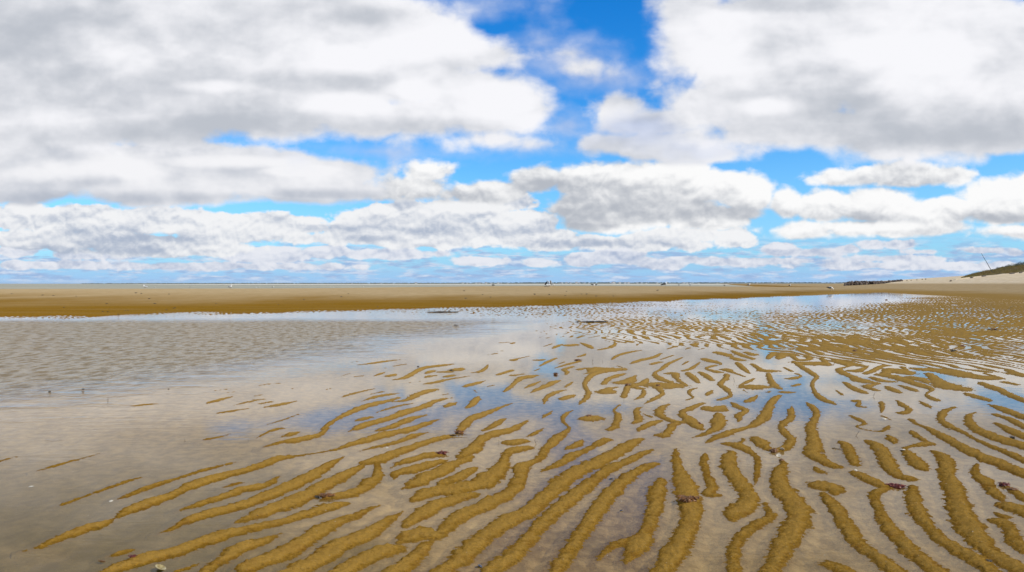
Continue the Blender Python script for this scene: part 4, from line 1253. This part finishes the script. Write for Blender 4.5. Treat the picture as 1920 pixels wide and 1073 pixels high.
def build_small():
    clump('seaweed', 1679, 914, 42, M_RED, 'dark red tuft of seaweed lying between two near ridges', 3, .22, 60, (1, .45), rz=-0.35)
    clump('seaweed', 1882, 911, 26, M_RED, 'ragged red seaweed caught on a ridge near the right edge', 5, .35, 50, (1, .8))
    clump('seaweed', 1899, 918, 24, M_BRN, 'flat brown seaweed strip below the ragged red one at right', 6, .18, 30, (1, .5))
    clump('seaweed', 1290, 938, 52, M_BRN, 'orange brown seaweed mound on the middle of a near ridge', 8, .24, 50, (1, .6))
    clump('seaweed', 612, 931, 36, M_BRN, 'reddish brown seaweed at the end of a left hand ridge', 9, .18, 50, (1, .5))
    clump('seaweed', 594, 934, 16, M_DRK, 'blackish scrap of weed beside the reddish brown seaweed', 10, .3, 30, (1, .6))
    clump('seaweed', 828, 851, 28, M_RED, 'rusty red seaweed draped over a ridge left of centre', 11, .25, 50, (1, .45))
    clump('seaweed', 862, 813, 26, M_BRN, 'orange brown seaweed with a twig above the rusty red tuft', 12, .3, 40, (1, .5))
    clump('seaweed', 250, 1045, 20, M_RED, 'small red brown seaweed near the bottom left corner', 13, .2, 40, (1, .7))
    clump('seaweed', 192, 1053, 20, M_BRN, 'brown seaweed thread left of the bottom left red tuft', 14, .12, 16, (1, .3))
    clump('seaweed', 1451, 848, 22, M_BRN, 'brown weed tangled with shells on a ridge right of centre', 15, .4, 50, (1, .7))
    clump('seaweed', 1312, 795, 7, M_RED, 'tiny dark red seaweed knot beside the central ridges', 16, .5, 30)
    clump('seaweed', 1104, 781, 14, M_BRN, 'brown weed on a small round sand hump', 17, .35, 40)
    clump('seaweed', 1042, 703, 12, M_BRN, 'brown star shaped weed standing in the shallow water', 18, .6, 40)
    clump('seaweed', 1084, 676, 18, M_BRN, 'flat rust coloured weed on a far thin ridge', 19, .16, 40, (1, .8))
    clump('seaweed', 1176, 723, 14, M_BRN, 'brown weed on the joint of two ridges, left one', 20, .35, 40)
    clump('seaweed', 1234, 724, 12, M_BRN, 'brown weed on the joint of two ridges, right one', 21, .45, 40)
    clump('seaweed', 1787, 659, 12, M_DRK, 'dark weed on the rippled flat at the upper right', 22, .5, 40)
    clump('seaweed', 1804, 650, 10, M_RED, 'reddish weed just beyond the dark weed at upper right', 23, .4, 40)
    clump('seaweed', 1602, 660, 9, M_BRN, 'brown weed on the rippled flat beyond the middle right', 24, .6, 40)
    clump('seaweed', 1110, 604, 62, M_DRK, 'long dark line of eelgrass washed up in the shallow pool', 25, .02, 46, (1, .12), rz=0.02)
    clump('seaweed', 835, 586, 60, M_DRK, 'thin dark eelgrass strip along the far edge of the pool', 26, .02, 36, (1, .14), rz=0.05)
    clump('seaweed', 855, 611, 12, M_DRK, 'small dark weed patch floating beyond the calm water', 27, .1, 50, (1, 1.5))
    clump('seaweed', 1905, 780, 4, M_DRK, 'dark weed crumb near the right edge above the long ridges', 28, .5, 20)
    clump('seaweed', 1465, 865, 14, M_BRN, 'brown weed crumb below the shells on the ridge', 29, .3, 30)
    clump('seaweed', 1898, 821, 12, M_DRK, 'dark weed on the ridge near the right edge', 30, .4, 30)
    clump('seaweed', 1862, 619, 14, M_BRN, 'rusty weed far out on the rippled flat at right', 31, .15, 40, (1, 2))
    clump('seaweed', 1662, 563, 6, M_BRN, 'brown weed heap on the far edge of the rippled flat', 32, .35, 40)
    clump('seaweed', 846, 696, 10, M_DRK, 'dark weed crumb by the small ridges in the calm pool', 33, .3, 30)
    clump('seaweed', 784, 689, 6, M_DRK, 'black weed crumb on the curved ridge in the pool', 34, .4, 20)
    clump('seaweed', 1855, 1053, 16, M_DRK, 'dark weed on the sand at the bottom right', 35, .2, 30)
    clump('seaweed', 93, 736, 7, M_DRK, 'black weed crumb at the left edge of the ruffled water', 36, .5, 20)
    clump('seaweed', 156, 731, 6, M_DRK, 'black weed crumb at the ruffled water, second from the left', 37, .4, 20)
    clump('seaweed', 316, 731, 4, M_DRK, 'black weed crumb at the ruffled water, third from the left', 38, .5, 20)
    # dark crumbs of weed on the far sandbar, nothing tells them apart
    far = [(22, 551), (80, 554), (100, 555), (143, 556), (255, 550), (265, 551), (317, 552), (280, 561), (200, 570), (240, 583), (235, 583.5), (202, 586), (312, 583), (325, 579), (328, 578.5), (193, 585),
           (405, 570), (290, 570), (222, 590), (120, 577), (653, 551), (640, 557), (570, 562), (522, 572), (873, 560), (920, 558), (905, 553), (1030, 553), (1002, 552), (1062, 547), (1003, 553), (870, 546), (708, 576),
           (1090, 552), (1100, 552), (1118, 556), (1150, 556), (1233, 545), (1060, 555)]
    proto = None
    for i, (px, py) in enumerate(far):
        p = spot(px, py, True)
        if proto is None:
            bm = strand_clump(50, 30, 1.0, 0.30, 0.04, (1, .8))
            proto = bm_obj('seaweed', bm, M_DRK); o = proto
        else:
            o = proto.copy(); COL.objects.link(o)
        s_ = (3.0 + 2.2 * ((i * 37) % 10) / 10) * p.y / F_PX
        o.location = p; o.scale = (s_, s_, s_ * 1.2); o.rotation_euler = (0, 0, i * 1.7)
        tag(o, 'dark crumb of dried weed lying on the smooth golden sandbar', 'seaweed', 'weed crumbs on the sandbar')
    # shells
    shell(300, 1067, 22, M_SHELLIN, 'open yellowish clam shell half at the bottom left', (0.25, -0.3), True)
    shell(1466, 844, 9, M_SHELL, 'round white shell on top of the weed covered ridge', (0.9, 0.3), True)
    shell(1459, 857, 8, M_SHELL, 'pale shell just below the round white one', (-.5, 0.5), True)
    shell(1658, 787, 10, M_SHELL, 'flat pale shell lying beside a small ridge in the blue pool', (0.1, 0.1))
    shell(1693, 845, 10, M_SHELL, 'white shell at the head of a short ridge', (0.2, -.1))
    shell(1780, 805, 5, M_SHELL, 'small white shell on the long thin ridge at right', (0.3, .2))
    shell(900, 1062, 12, M_BLUE, 'dark blue mussel shell at the bottom centre', (.5, .2), name='mussel_shell')
    shell(1164, 958, 8, M_BLUE, 'blue black mussel shell between two near ridges', (.4, .1), name='mussel_shell')
    shell(1145, 899, 8, M_BLUE, 'greyish mussel shell in the runnel above the near ridges', (.2, .3), name='mussel_shell')
    shell(1605, 883, 6, M_SHELL, 'small white shell at the start of a curved ridge', (.2, .3))
    shell(726, 841, 6, M_SHELL, 'small white shell under water left of centre', (.1, .1), water=False)
    shell(209, 940, 10, M_SHELL, 'pinkish shell bit under water at left', (.1, .1), water=False)
    shell(58, 913, 10, M_SHELL, 'pale shell under water near the left edge', (.1, .2), water=False)
    # twigs and worm tubes
    twig(202, 753, 10, 0.1, 'tiny dark twig standing in the calm water at left', 3, 1)
    twig(347, 828, 7, -0.1, 'short dark stub standing in the shallow water at left', 1, 2)
    twig(353, 905, 7, 0.05, 'dark stub beside the long left ridge', 0, 3)
    twig(1170, 752, 7, 0.0, 'dark stub in the water between the middle ridges', 0, 4)
    twig(1350, 654, 6, 0.1, 'dark stub far out among the ridges', 0, 5)
    twig(1378, 716, 8, -0.3, 'little forked twig on a ridge right of the middle', 3, 6)
    twig(1007, 833, 12, -0.5, 'forked brown twig standing beside a near ridge', 4, 7)
    twig(936, 832, 10, -0.2, 'bent dark twig left of the forked brown one', 1, 8)
    twig(1604, 818, 12, 0.5, 'forked twig in the wet runnel at right', 3, 9)
    twig(1560, 842, 22, -0.7, 'thin stick lying in the runnel between two ridges', 2, 10, lying=True)
    twig(843, 817, 30, 0.1, 'pale stick lying along the orange brown seaweed', 1, 11, lying=True)
    twig(1167, 694, 7, 0.1, 'short stub behind the long bent ridge', 0, 12)
    twig(1862, 672, 5, 0.0, 'short stub on the rippled flat at right', 0, 13)
    twig(1110, 680, 8, 0.3, 'forked stub in the far shallow water', 2, 14)
    twig(1130, 680, 6, -0.2, 'thin stub right of the forked one in the far water', 1, 15)
    twig(1637, 745, 9, 0.4, 'forked twig standing in the blue reflection at right', 4, 16)
    twig(430, 700, 4, 0.0, 'tiny stub at the edge of the ruffled water', 0, 17)
    twig(484, 970, 14, 2.6, 'curved dark stick lying at the tip of a left ridge', 0, 18, lying=True)
    # scattered shell crumbs
    rs = random.Random(12)
    bm = bmesh.new(); valve(bm, 1.0); vm = bpy.data.meshes.new('shell_fragment')
    for f in bm.faces: f.smooth = True
    bm.to_mesh(vm); bm.free(); vm.materials.append(M_SHELL)
    for i in range(110):
        px = rs.uniform(20, 1900); py = rs.choice([rs.uniform(800, 1060), rs.uniform(860, 1068)])
        p = spot(px, py, False)
        o = link('shell_fragment', vm)
        r = rs.uniform(.5, 1.3) * p.y / F_PX
        o.location = p + Vector((0, 0, 0.2 * r)); o.scale = (r, r * rs.uniform(.4, .8), r * .6)
        o.rotation_euler = (rs.uniform(-.5, .5), rs.uniform(-.5, .5), rs.uniform(0, 6))
        tag(o, 'tiny white shell crumb scattered on the near sand', 'shell', 'shell crumbs on the near sand')


# ------------------------------------------------------------------ the groin, the dune, the far shore
def rock_mesh(seed):
    rs = random.Random(seed)
    bm = bmesh.new()
    bmesh.ops.create_icosphere(bm, subdivisions=3, radius=1.0)
    planes = [(Vector((rs.gauss(0, 1), rs.gauss(0, 1), rs.gauss(0, 1))).normalized(), rs.uniform(.62, .9)) for _ in range(14)]
    for v in bm.verts:
        for n, d in planes:
            k = v.co.dot(n)
            if k > d: v.co -= n * (k - d)
        c = v.co
        v.co += c * 0.04 * math.sin(c.x * 9 + seed) * math.sin(c.y * 8) * math.sin(c.z * 10 + seed)
    me = bpy.data.meshes.new('boulder'); bm.to_mesh(me); bm.free()
    me.materials.append(M_ROCK)
    return me


def build_groin():
    rs = random.Random(4)
    meshes = [rock_mesh(i) for i in range(6)]
    Y0 = 200.0
    px = 1586.0
    while px < 1745:
        f = (px - 1586) / 160
        for layer in range(3 if px < 1690 else 1):
            Y = Y0 + rs.uniform(-1.2, 1.2) + layer * 0.5
            x = (px + rs.uniform(-2, 2) - 960) / F_PX * Y
            gz = ground_z(x, Y)
            top = H_CAM + (HOR - np.interp(px, [1586, 1592, 1600, 1640, 1680, 1700, 1745], [530.5, 528.2, 527.4, 527.3, 527.6, 527.2, 525.8]) ) * Y / F_PX
            r = 0.42 * rs.uniform(.75, 1.2) * (1 if px < 1690 else .45)
            zc = top - r * .75 - (2 - layer) * 0.32 if px < 1690 else gz + r * .4
            o = link('boulder', meshes[rs.randrange(6)])
            o.location = (x, Y, max(zc, gz + .1)); o.scale = (r * 1.25, r, r * .85)
            o.rotation_euler = (rs.uniform(0, 6), rs.uniform(0, 6), rs.uniform(0, 6))
            if px < 1690:
                tag(o, 'dark wet boulder in the low rock groin where the beach meets the horizon', 'boulder', 'boulders of the rock groin')
            else:
                tag(o, 'small dark stone on the pale beach right of the rock groin', 'stone', 'small stones beside the rock groin')
        px += 2.3 if px < 1690 else 9


def dune_z(px, Y):
    foot = np.interp(px, [1780, 1803, 1870, 1920, 2200, 2600], [2.0, 2.45, 3.1, 3.65, 5.2, 6.0])
    crest = np.interp(px, [1780, 1800, 1812, 1830, 1860, 1880, 1920, 2060, 2300, 2600], [1.8, 2.45, 3.0, 3.45, 4.15, 4.65, 5.35, 7.2, 9, 10])
    t = sst(Y, 151, 164)
    z = foot + (crest - foot) * t
    z = z - sst(Y, 170, 215) * 2.0
    return z


def build_dune():
    Ys = np.concatenate([np.linspace(148, 166, 46), np.linspace(167, 240, 30)])
    pxs = np.concatenate([np.linspace(1785, 1960, 150), np.linspace(1966, 2600, 90)])
    PX, YY = np.meshgrid(pxs, Ys)
    X = (PX - 960) / F_PX * YY
    Z = dune_z(PX, YY) + 0.30 * fbm(X * 0.22, YY * 0.22, 4) * sst(YY, 150, 158) * sst(PX, 1800, 1840)
    Z = np.where(YY < 150.5, Z - 1.2, Z)
    Z = np.where(PX < 1790, Z - 1.0, Z)
    m, g, out = new_mat('dune sand')
    pos = g.n('ShaderNodeNewGeometry').outputs['Position']
    n = g.noise(pos, 0.8, 6, 0.6)
    col = g.mix(g.smooth(n, 0.3, 0.7), (0.50, 0.395, 0.245), (0.64, 0.53, 0.37))
    th = g.sep(pos)[1]
    tn = g.noise(pos, 0.5, 5, 0.65)
    thatch = g.mix(g.smooth(g.noise(pos, 2.5, 5, 0.7), 0.35, 0.65), (0.075, 0.042, 0.010), (0.085, 0.078, 0.014))
    col = g.mix(g.smooth(g.m('ADD', th, g.m('MULTIPLY', g.m('SUBTRACT', tn, 0.5), 6.0)), 153.2, 154.6), col, thatch)
    p = principled(g, out, **{'Base Color': col, 'Roughness': 0.95})
    b = g.n('ShaderNodeBump'); b.inputs['Distance'].default_value = 0.15; g.put(b.inputs['Height'], n); g.put(p.inputs['Normal'], b.outputs[0])
    o = link('dune', grid_mesh('dune', X, YY, Z), m)
    tag(o, kind='structure')

    def dz(px, Y):
        x = (px - 960) / F_PX * Y
        ci = np.interp(px, pxs, np.arange(len(pxs))); ri = np.interp(Y, Ys, np.arange(len(Ys)))
        return x, float(Z[int(ri), int(ci)])

    # marram grass: thousands of blades, nobody could count them
    rs = np.random.RandomState(3)
    N = 26000
    gpx = rs.uniform(1802, 2150, N * 2); gy = rs.uniform(150.8, 178, N * 2)
    low = np.interp(gpx, [1800, 1812, 1840, 1870, 1890, 1920, 2150], [151.0, 151.6, 153.2, 154.0, 152.6, 153.2, 153.0])
    keep = gy > low + 0.8 * fbm(gpx * 0.09, gpx * 0.0 + 3, 3) + 0.2
    dens = fbm(gpx * 0.12, gy * 0.5, 3)
    keep &= (dens + rs.rand(N * 2) * 0.9) > 0.12
    gpx, gy = gpx[keep][:N], gy[keep][:N]
    gx = (gpx - 960) / F_PX * gy
    ci = np.interp(gpx, pxs, np.arange(len(pxs))).astype(int); ri = np.interp(gy, Ys, np.arange(len(Ys))).astype(int)
    gz = Z[ri, ci] - 0.05
    n = len(gx)
    hgt = rs.uniform(.35, .8, n) * np.interp(gpx, [1800, 1815, 1850], [.35, .6, 1.0]); wd = rs.uniform(.012, .03, n)
    lean = rs.uniform(-.35, .45, n); lean2 = rs.uniform(-.3, .3, n); an = rs.uniform(-.9, .9, n)
    cx, sx = np.cos(an) * wd, np.sin(an) * wd
    V = np.stack([np.stack([gx - cx, gy - sx, gz], 1), np.stack([gx + cx, gy + sx, gz], 1),
                  np.stack([gx + lean * hgt * .4 + cx * .7, gy + lean2 * hgt * .4, gz + hgt * .62], 1),
                  np.stack([gx + lean * hgt, gy + lean2 * hgt, gz + hgt], 1),
                  np.stack([gx + lean * hgt * .4 - cx * .7, gy + lean2 * hgt * .4, gz + hgt * .62], 1)], 1).reshape(-1, 3)
    me = bpy.data.meshes.new('dune_grass')
    me.vertices.add(len(V)); me.vertices.foreach_set('co', V.reshape(-1).astype(np.float32))
    base = np.arange(n)[:, None] * 5
    f = (base + np.array([0, 1, 2, 3, 4])).reshape(-1)
    me.loops.add(len(f)); me.polygons.add(n)
    me.loops.foreach_set('vertex_index', f.astype(np.int32)); me.polygons.foreach_set('loop_start', np.arange(0, len(f), 5, dtype=np.int32))
    me.update(calc_edges=True)
    m, g, out = new_mat('marram grass')
    pos = g.n('ShaderNodeNewGeometry').outputs['Position']
    c1 = g.noise(pos, 0.35, 4, 0.6); c2 = g.noise(pos, 4.0, 3, 0.7)
    col = g.mix(g.smooth(c1, 0.35, 0.65), (0.105, 0.050, 0.010), (0.075, 0.080, 0.010))
    col = g.mix(g.smooth(c2, 0.35, 0.7), col, (0.19, 0.145, 0.03))
    principled(g, out, **{'Base Color': col, 'Roughness': 0.8})
    tag(link('dune_grass', me, m), kind='stuff', label='olive and rust coloured grass covering the dune', cat='grass')

    # shrubs on the crest
    mleaf = simple_mat('dark shrub leaves', (0.020, 0.035, 0.012), (0.060, 0.085, 0.025), 3, 0.7)
    mstem = simple_mat('shrub stem', (0.06, 0.045, 0.03), (0.12, 0.09, 0.06), 8, 0.9)
    spots = [(1866, 168, .7, 'leftmost low dark shrub peeking over the dune grass'), (1878, 169, .9, 'second dark shrub from the left on the dune crest'),
             (1889, 168, .8, 'third dark shrub from the left on the dune crest'), (1900, 169, 1.35, 'tallest spiky dark shrub on the dune crest'),
             (1911, 170, 1.0, 'dark shrub just right of the tallest one on the dune'), (1922, 169, 1.6, 'large dark shrub at the right edge of the photo'),
             (1940, 172, 1.9, 'dark shrub beyond the right edge of the dune view'), (1965, 173, 2.1, 'outermost dark shrub on the dune')]
    r2 = random.Random(8)
    for px, Y, h, lab in spots:
        x, z = dz(px, Y)
        root = empty('shrub', (x, Y, z - .05))
        bm = bmesh.new()
        for k in range(int(900 * h)):
            a = r2.uniform(0, 6.28); rr = r2.random() ** .5; e = r2.random()
            hh = h * (0.25 + .8 * e) * (1 - .45 * rr ** 2) + .12 * math.sin(a * 3)
            c = Vector((math.cos(a) * rr * h * .95, math.sin(a) * rr * h * .8, hh))
            s_ = r2.uniform(.05, .12)
            d1 = Vector((r2.gauss(0, 1), r2.gauss(0, 1), r2.gauss(0, 1))).normalized() * s_; d2 = Vector((r2.gauss(0, 1), r2.gauss(0, 1), r2.gauss(0, 1))).normalized() * s_ * .6
            bm.faces.new([bm.verts.new(q) for q in (c - d1, c + d2, c + d1, c - d2)])
        bm_obj('foliage', bm, mleaf, root, False)
        bm = bmesh.new()
        for k in range(7):
            a = k * .9
            loft(bm, [(0, 0, 0), (math.cos(a) * h * .2, math.sin(a) * h * .2, h * .4), (math.cos(a) * h * .5, math.sin(a) * h * .45, h * .8)], [.04, .025, .01], 6)
        bm_obj('stem', bm, mstem, root)
        root.scale = (1.4, 1.2, 0.85)
        tag(root, lab, 'shrub', 'shrubs on the dune crest')

    # leaning pole
    x, z = dz(1863, 157)
    bm = bmesh.new()
    top = Vector(((1843.5 - 1863) / F_PX * 157, 0.6, H_CAM + (HOR - 476) / F_PX * 157 - z + .1))
    path = [Vector((0, 0, -.3)).lerp(top, i / 8) + Vector((0.02 * math.sin(i * 1.7), 0, 0)) for i in range(9)]
    loft(bm, path, [.075 - .005 * i for i in range(9)], 10)
    o = bm_obj('pole', bm, simple_mat('weathered pole', (0.03, 0.035, 0.035), (0.07, 0.075, 0.07), 5, 0.8)); o.location = (x, 157, z)
    tag(o, 'tall dark wooden pole leaning left out of the dune grass', 'pole')

    # driftwood at the foot of the dune
    for px, py, L, rz, lab in ((1845, 518.3, 9, .1, 'dark driftwood log at the foot of the dune below the pole'), (1822, 519, 5, -.1, 'short driftwood log at the left foot of the dune'),
                               (1898, 516.2, 13, .25, 'long thin driftwood log at the foot of the dune near the right edge'), (1914, 514.2, 7, .2, 'driftwood piece resting on the dune face at right'),
                               (1783, 521.8, 4, 0, 'small dark driftwood stump on the pale beach left of the dune')):
        Y = 149.5
        X = (px - 960) / F_PX * Y
        zz = max(ground_z(X, Y), 0)
        bm = bmesh.new()
        hl = L * Y / F_PX / 2
        loft(bm, [(-hl, 0, 0), (-hl * .5, .03, .05), (0, 0, .02), (hl * .6, -.05, .06), (hl, 0, .12)], [.10, .13, .12, .10, .05], 9)
        loft(bm, [(hl * .2, 0, .03), (hl * .35, .1, .3)], [.05, .02], 6)
        o = bm_obj('driftwood', bm, M_TWIG); o.location = (X, Y, zz + .07); o.rotation_euler = (0, 0, rz)
        tag(o, lab, 'driftwood', 'driftwood at the foot of the dune')
    p = spot(1026, 537.8)
    bm = bmesh.new()
    loft(bm, [(-.5, 0, .05), (-.2, .03, .07), (.1, 0, .06), (.35, -.03, .09), (.55, .02, .16)], [.05, .075, .07, .05, .02], 9)
    o = bm_obj('driftwood', bm, M_WOOD); o.location = p
    tag(o, 'brown driftwood log under the gulls with raised wings', 'driftwood')


def build_far():
    # thin white spit in the sea
    m, g, out = new_mat('bleached spit sand')
    principled(g, out, **{'Base Color': (0.62, 0.57, 0.47), 'Roughness': 0.95})
    n = 80
    xs = np.linspace(-660, 640, n)
    ysr = np.array([960, 980, 1080, 1380, 1420])
    X, Y = np.meshgrid(xs, ysr)
    Z = np.array([-.6, -.22, -.12, -.12, -.6])[:, None] + 0.05 * fbm(X * 0.02, Y * 0.02, 3)
    edge = np.minimum((xs + 660) / 120, (640 - xs) / 120).clip(0, 1)[None, :]
    Z = Z - (1 - edge) * 0.5
    tag(link('distant_sandbar', grid_mesh('distant_sandbar', X, Y, Z), m), kind='structure')
    # low wooded shore across the bay
    m, g, out = new_mat('far land')
    principled(g, out, **{'Base Color': (0.16, 0.17, 0.13), 'Roughness': 0.95})
    xs = np.concatenate([np.linspace(-2900, 2500, 400), np.linspace(2520, 6000, 60)])
    ysr = np.array([4300, 4330, 4420, 4600, 5200])
    X, Y = np.meshgrid(xs, ysr)
    prof = np.interp(xs, [-2900, -2750, -2300, -1500, -600, 0, 1500, 6000], [0, 2.0, 2.6, 2.8, 3.4, 5, 5.5, 6]) + 1.2 * fbm(xs * 0.004, xs * 0, 4)
    Z = np.array([-.8, .3, .6, .9, .9])[:, None] * prof[None, :]
    tag(link('far_shore', grid_mesh('far_shore', X, Y, Z), m), kind='structure')
    # the wood on it reads as one mass
    rs = np.random.RandomState(5)
    bm_v = []; faces = []
    N = 2600
    xx = rs.uniform(-2800, 5500, N)
    for i in range(N):
        x = xx[i]; yk = 4420 + rs.uniform(0, 250)
        p = np.interp(x, xs, prof)
        if p < 1.2: continue
        h = (3.0 + 4.0 * rs.rand()) * np.interp(x, [-2800, -2000, -400, 200], [.55, .65, .8, 1.15]); r = rs.uniform(4, 9)
        b = len(bm_v)
        zb = p * .6
        for a in range(7):
            t = a / 7 * 6.283
            bm_v.append((x + r * math.cos(t), yk + r * math.sin(t), zb)); 
        for a in range(7):
            t = (a + .5) / 7 * 6.283; q = rs.uniform(.6, 1)
            bm_v.append((x + r * q * math.cos(t), yk + r * q * math.sin(t), zb + h * rs.uniform(.5, .85)))
        bm_v.append((x, yk, zb + h))
        for a in range(7):
            faces.append((b + a, b + (a + 1) % 7, b + 7 + a)); faces.append((b + (a + 1) % 7, b + 7 + (a + 1) % 7, b + 7 + a)); faces.append((b + 7 + a, b + 7 + (a + 1) % 7, b + 14))
    me = bpy.data.meshes.new('far_wood'); me.from_pydata(bm_v, [], faces)
    mm = simple_mat('far wood', (0.012, 0.024, 0.018), (0.040, 0.060, 0.035), 0.02, 0.9)
    tag(link('far_wood', me, mm), kind='stuff', label='dark low wood along the far shore', cat='wood')
    # white houses along it
    mw = simple_mat('house wall', (0.70, 0.68, 0.64), (0.78, 0.77, 0.74), 0.2, 0.8)
    mr = simple_mat('house roof', (0.16, 0.14, 0.13), (0.24, 0.21, 0.19), 0.2, 0.9)
    mg = simple_mat('house window', (0.02, 0.03, 0.04), (0.04, 0.05, 0.06), 0.2, 0.2)
    root = empty('house', (0, 0, 0))
    bm = bmesh.new(); bmesh.ops.create_cube(bm, size=1)
    for v in bm.verts: v.co = Vector((v.co.x * 11, v.co.y * 8, v.co.z * 5 + 2.5))
    a = bm.verts.new((-5.5, 0, 7.6)); b = bm.verts.new((5.5, 0, 7.6))
    bm_obj('wall', bm, mw, root, False)
    bm = bmesh.new()
    P = [bm.verts.new(q) for q in ((-6, -4.6, 4.9), (6, -4.6, 4.9), (6, 4.6, 4.9), (-6, 4.6, 4.9), (-6, 0, 7.8), (6, 0, 7.8))]
    for q in ((0, 1, 5, 4), (2, 3, 4, 5), (0, 4, 3), (1, 2, 5), (3, 2, 1, 0)): bm.faces.new([P[i] for i in q])
    bm_obj('roof', bm, mr, root, False)
    for wx in (-3.5, 0, 3.5):
        bm = bmesh.new(); bmesh.ops.create_cube(bm, size=1)
        for v in bm.verts: v.co = Vector((v.co.x * 1.4 + wx, v.co.y * .2 - 4.03, v.co.z * 1.6 + 2.6))
        bm_obj('window', bm, mg, root, False)
    r3 = random.Random(2)
    spots = [(868, 1), (876, .8), (893, 1), (899, 1), (905, .7), (911, 1.2), (921, .8), (934, 1), (940, .7), (952, .8), (1053, 1), (1062, 1.2), (1070, .8), (1081, 1.4), (1086, 1), (1096, .8), (1104, .7), (1148, 1.2), (1151, 1.5), (1162, 1.2), (1172, 1.2), (1178, 1.3),
             (1195, 1), (1203, .9), (1212, .8), (1232, 1), (1282, 1.2), (1288, 1.1), (1298, .9), (1310, .8), (1345, .8), (1372, .7), (1420, .8), (1455, .7), (715, .7), (738, .6), (780, 1.2), (660, .6)]
    for i, (px, s_) in enumerate(spots):
        o = root if i == 0 else copy_tree(root)
        Y = 4400 + r3.uniform(-40, 5)
        X = (px - 960) / F_PX * Y
        o.location = (X, Y, float(np.interp(X, xs, prof)) * .45); o.scale = (s_, s_, s_ * .9); o.rotation_euler = (0, 0, r3.uniform(-.5, .5))
        tag(o, 'tiny white house in front of the dark wood on the far shore', 'house', 'white houses on the far shore')


build_gulls()
build_small()
build_groin()
build_dune()
build_far()


def build_haze(density=3.0e-5):
    bm = bmesh.new()
    bmesh.ops.create_cube(bm, size=1)
    for v in bm.verts:
        v.co = Vector((v.co.x * 18400, 4350 + v.co.y * 9500, 9.25 + v.co.z * 22.5))
    m, g, out = new_mat('sea haze')
    vol = g.n('ShaderNodeVolumePrincipled')
    vol.inputs['Color'].default_value = (0.80, 0.88, 1.0, 1)
    vol.inputs['Density'].default_value = density
    vol.inputs['Anisotropy'].default_value = 0.2
    g.t.links.new(vol.outputs[0], out.inputs['Volume'])
    tag(bm_obj('haze', bm, m, None, False), kind='stuff', label='thin sea haze over the flats and the bay', cat='haze')


build_haze()
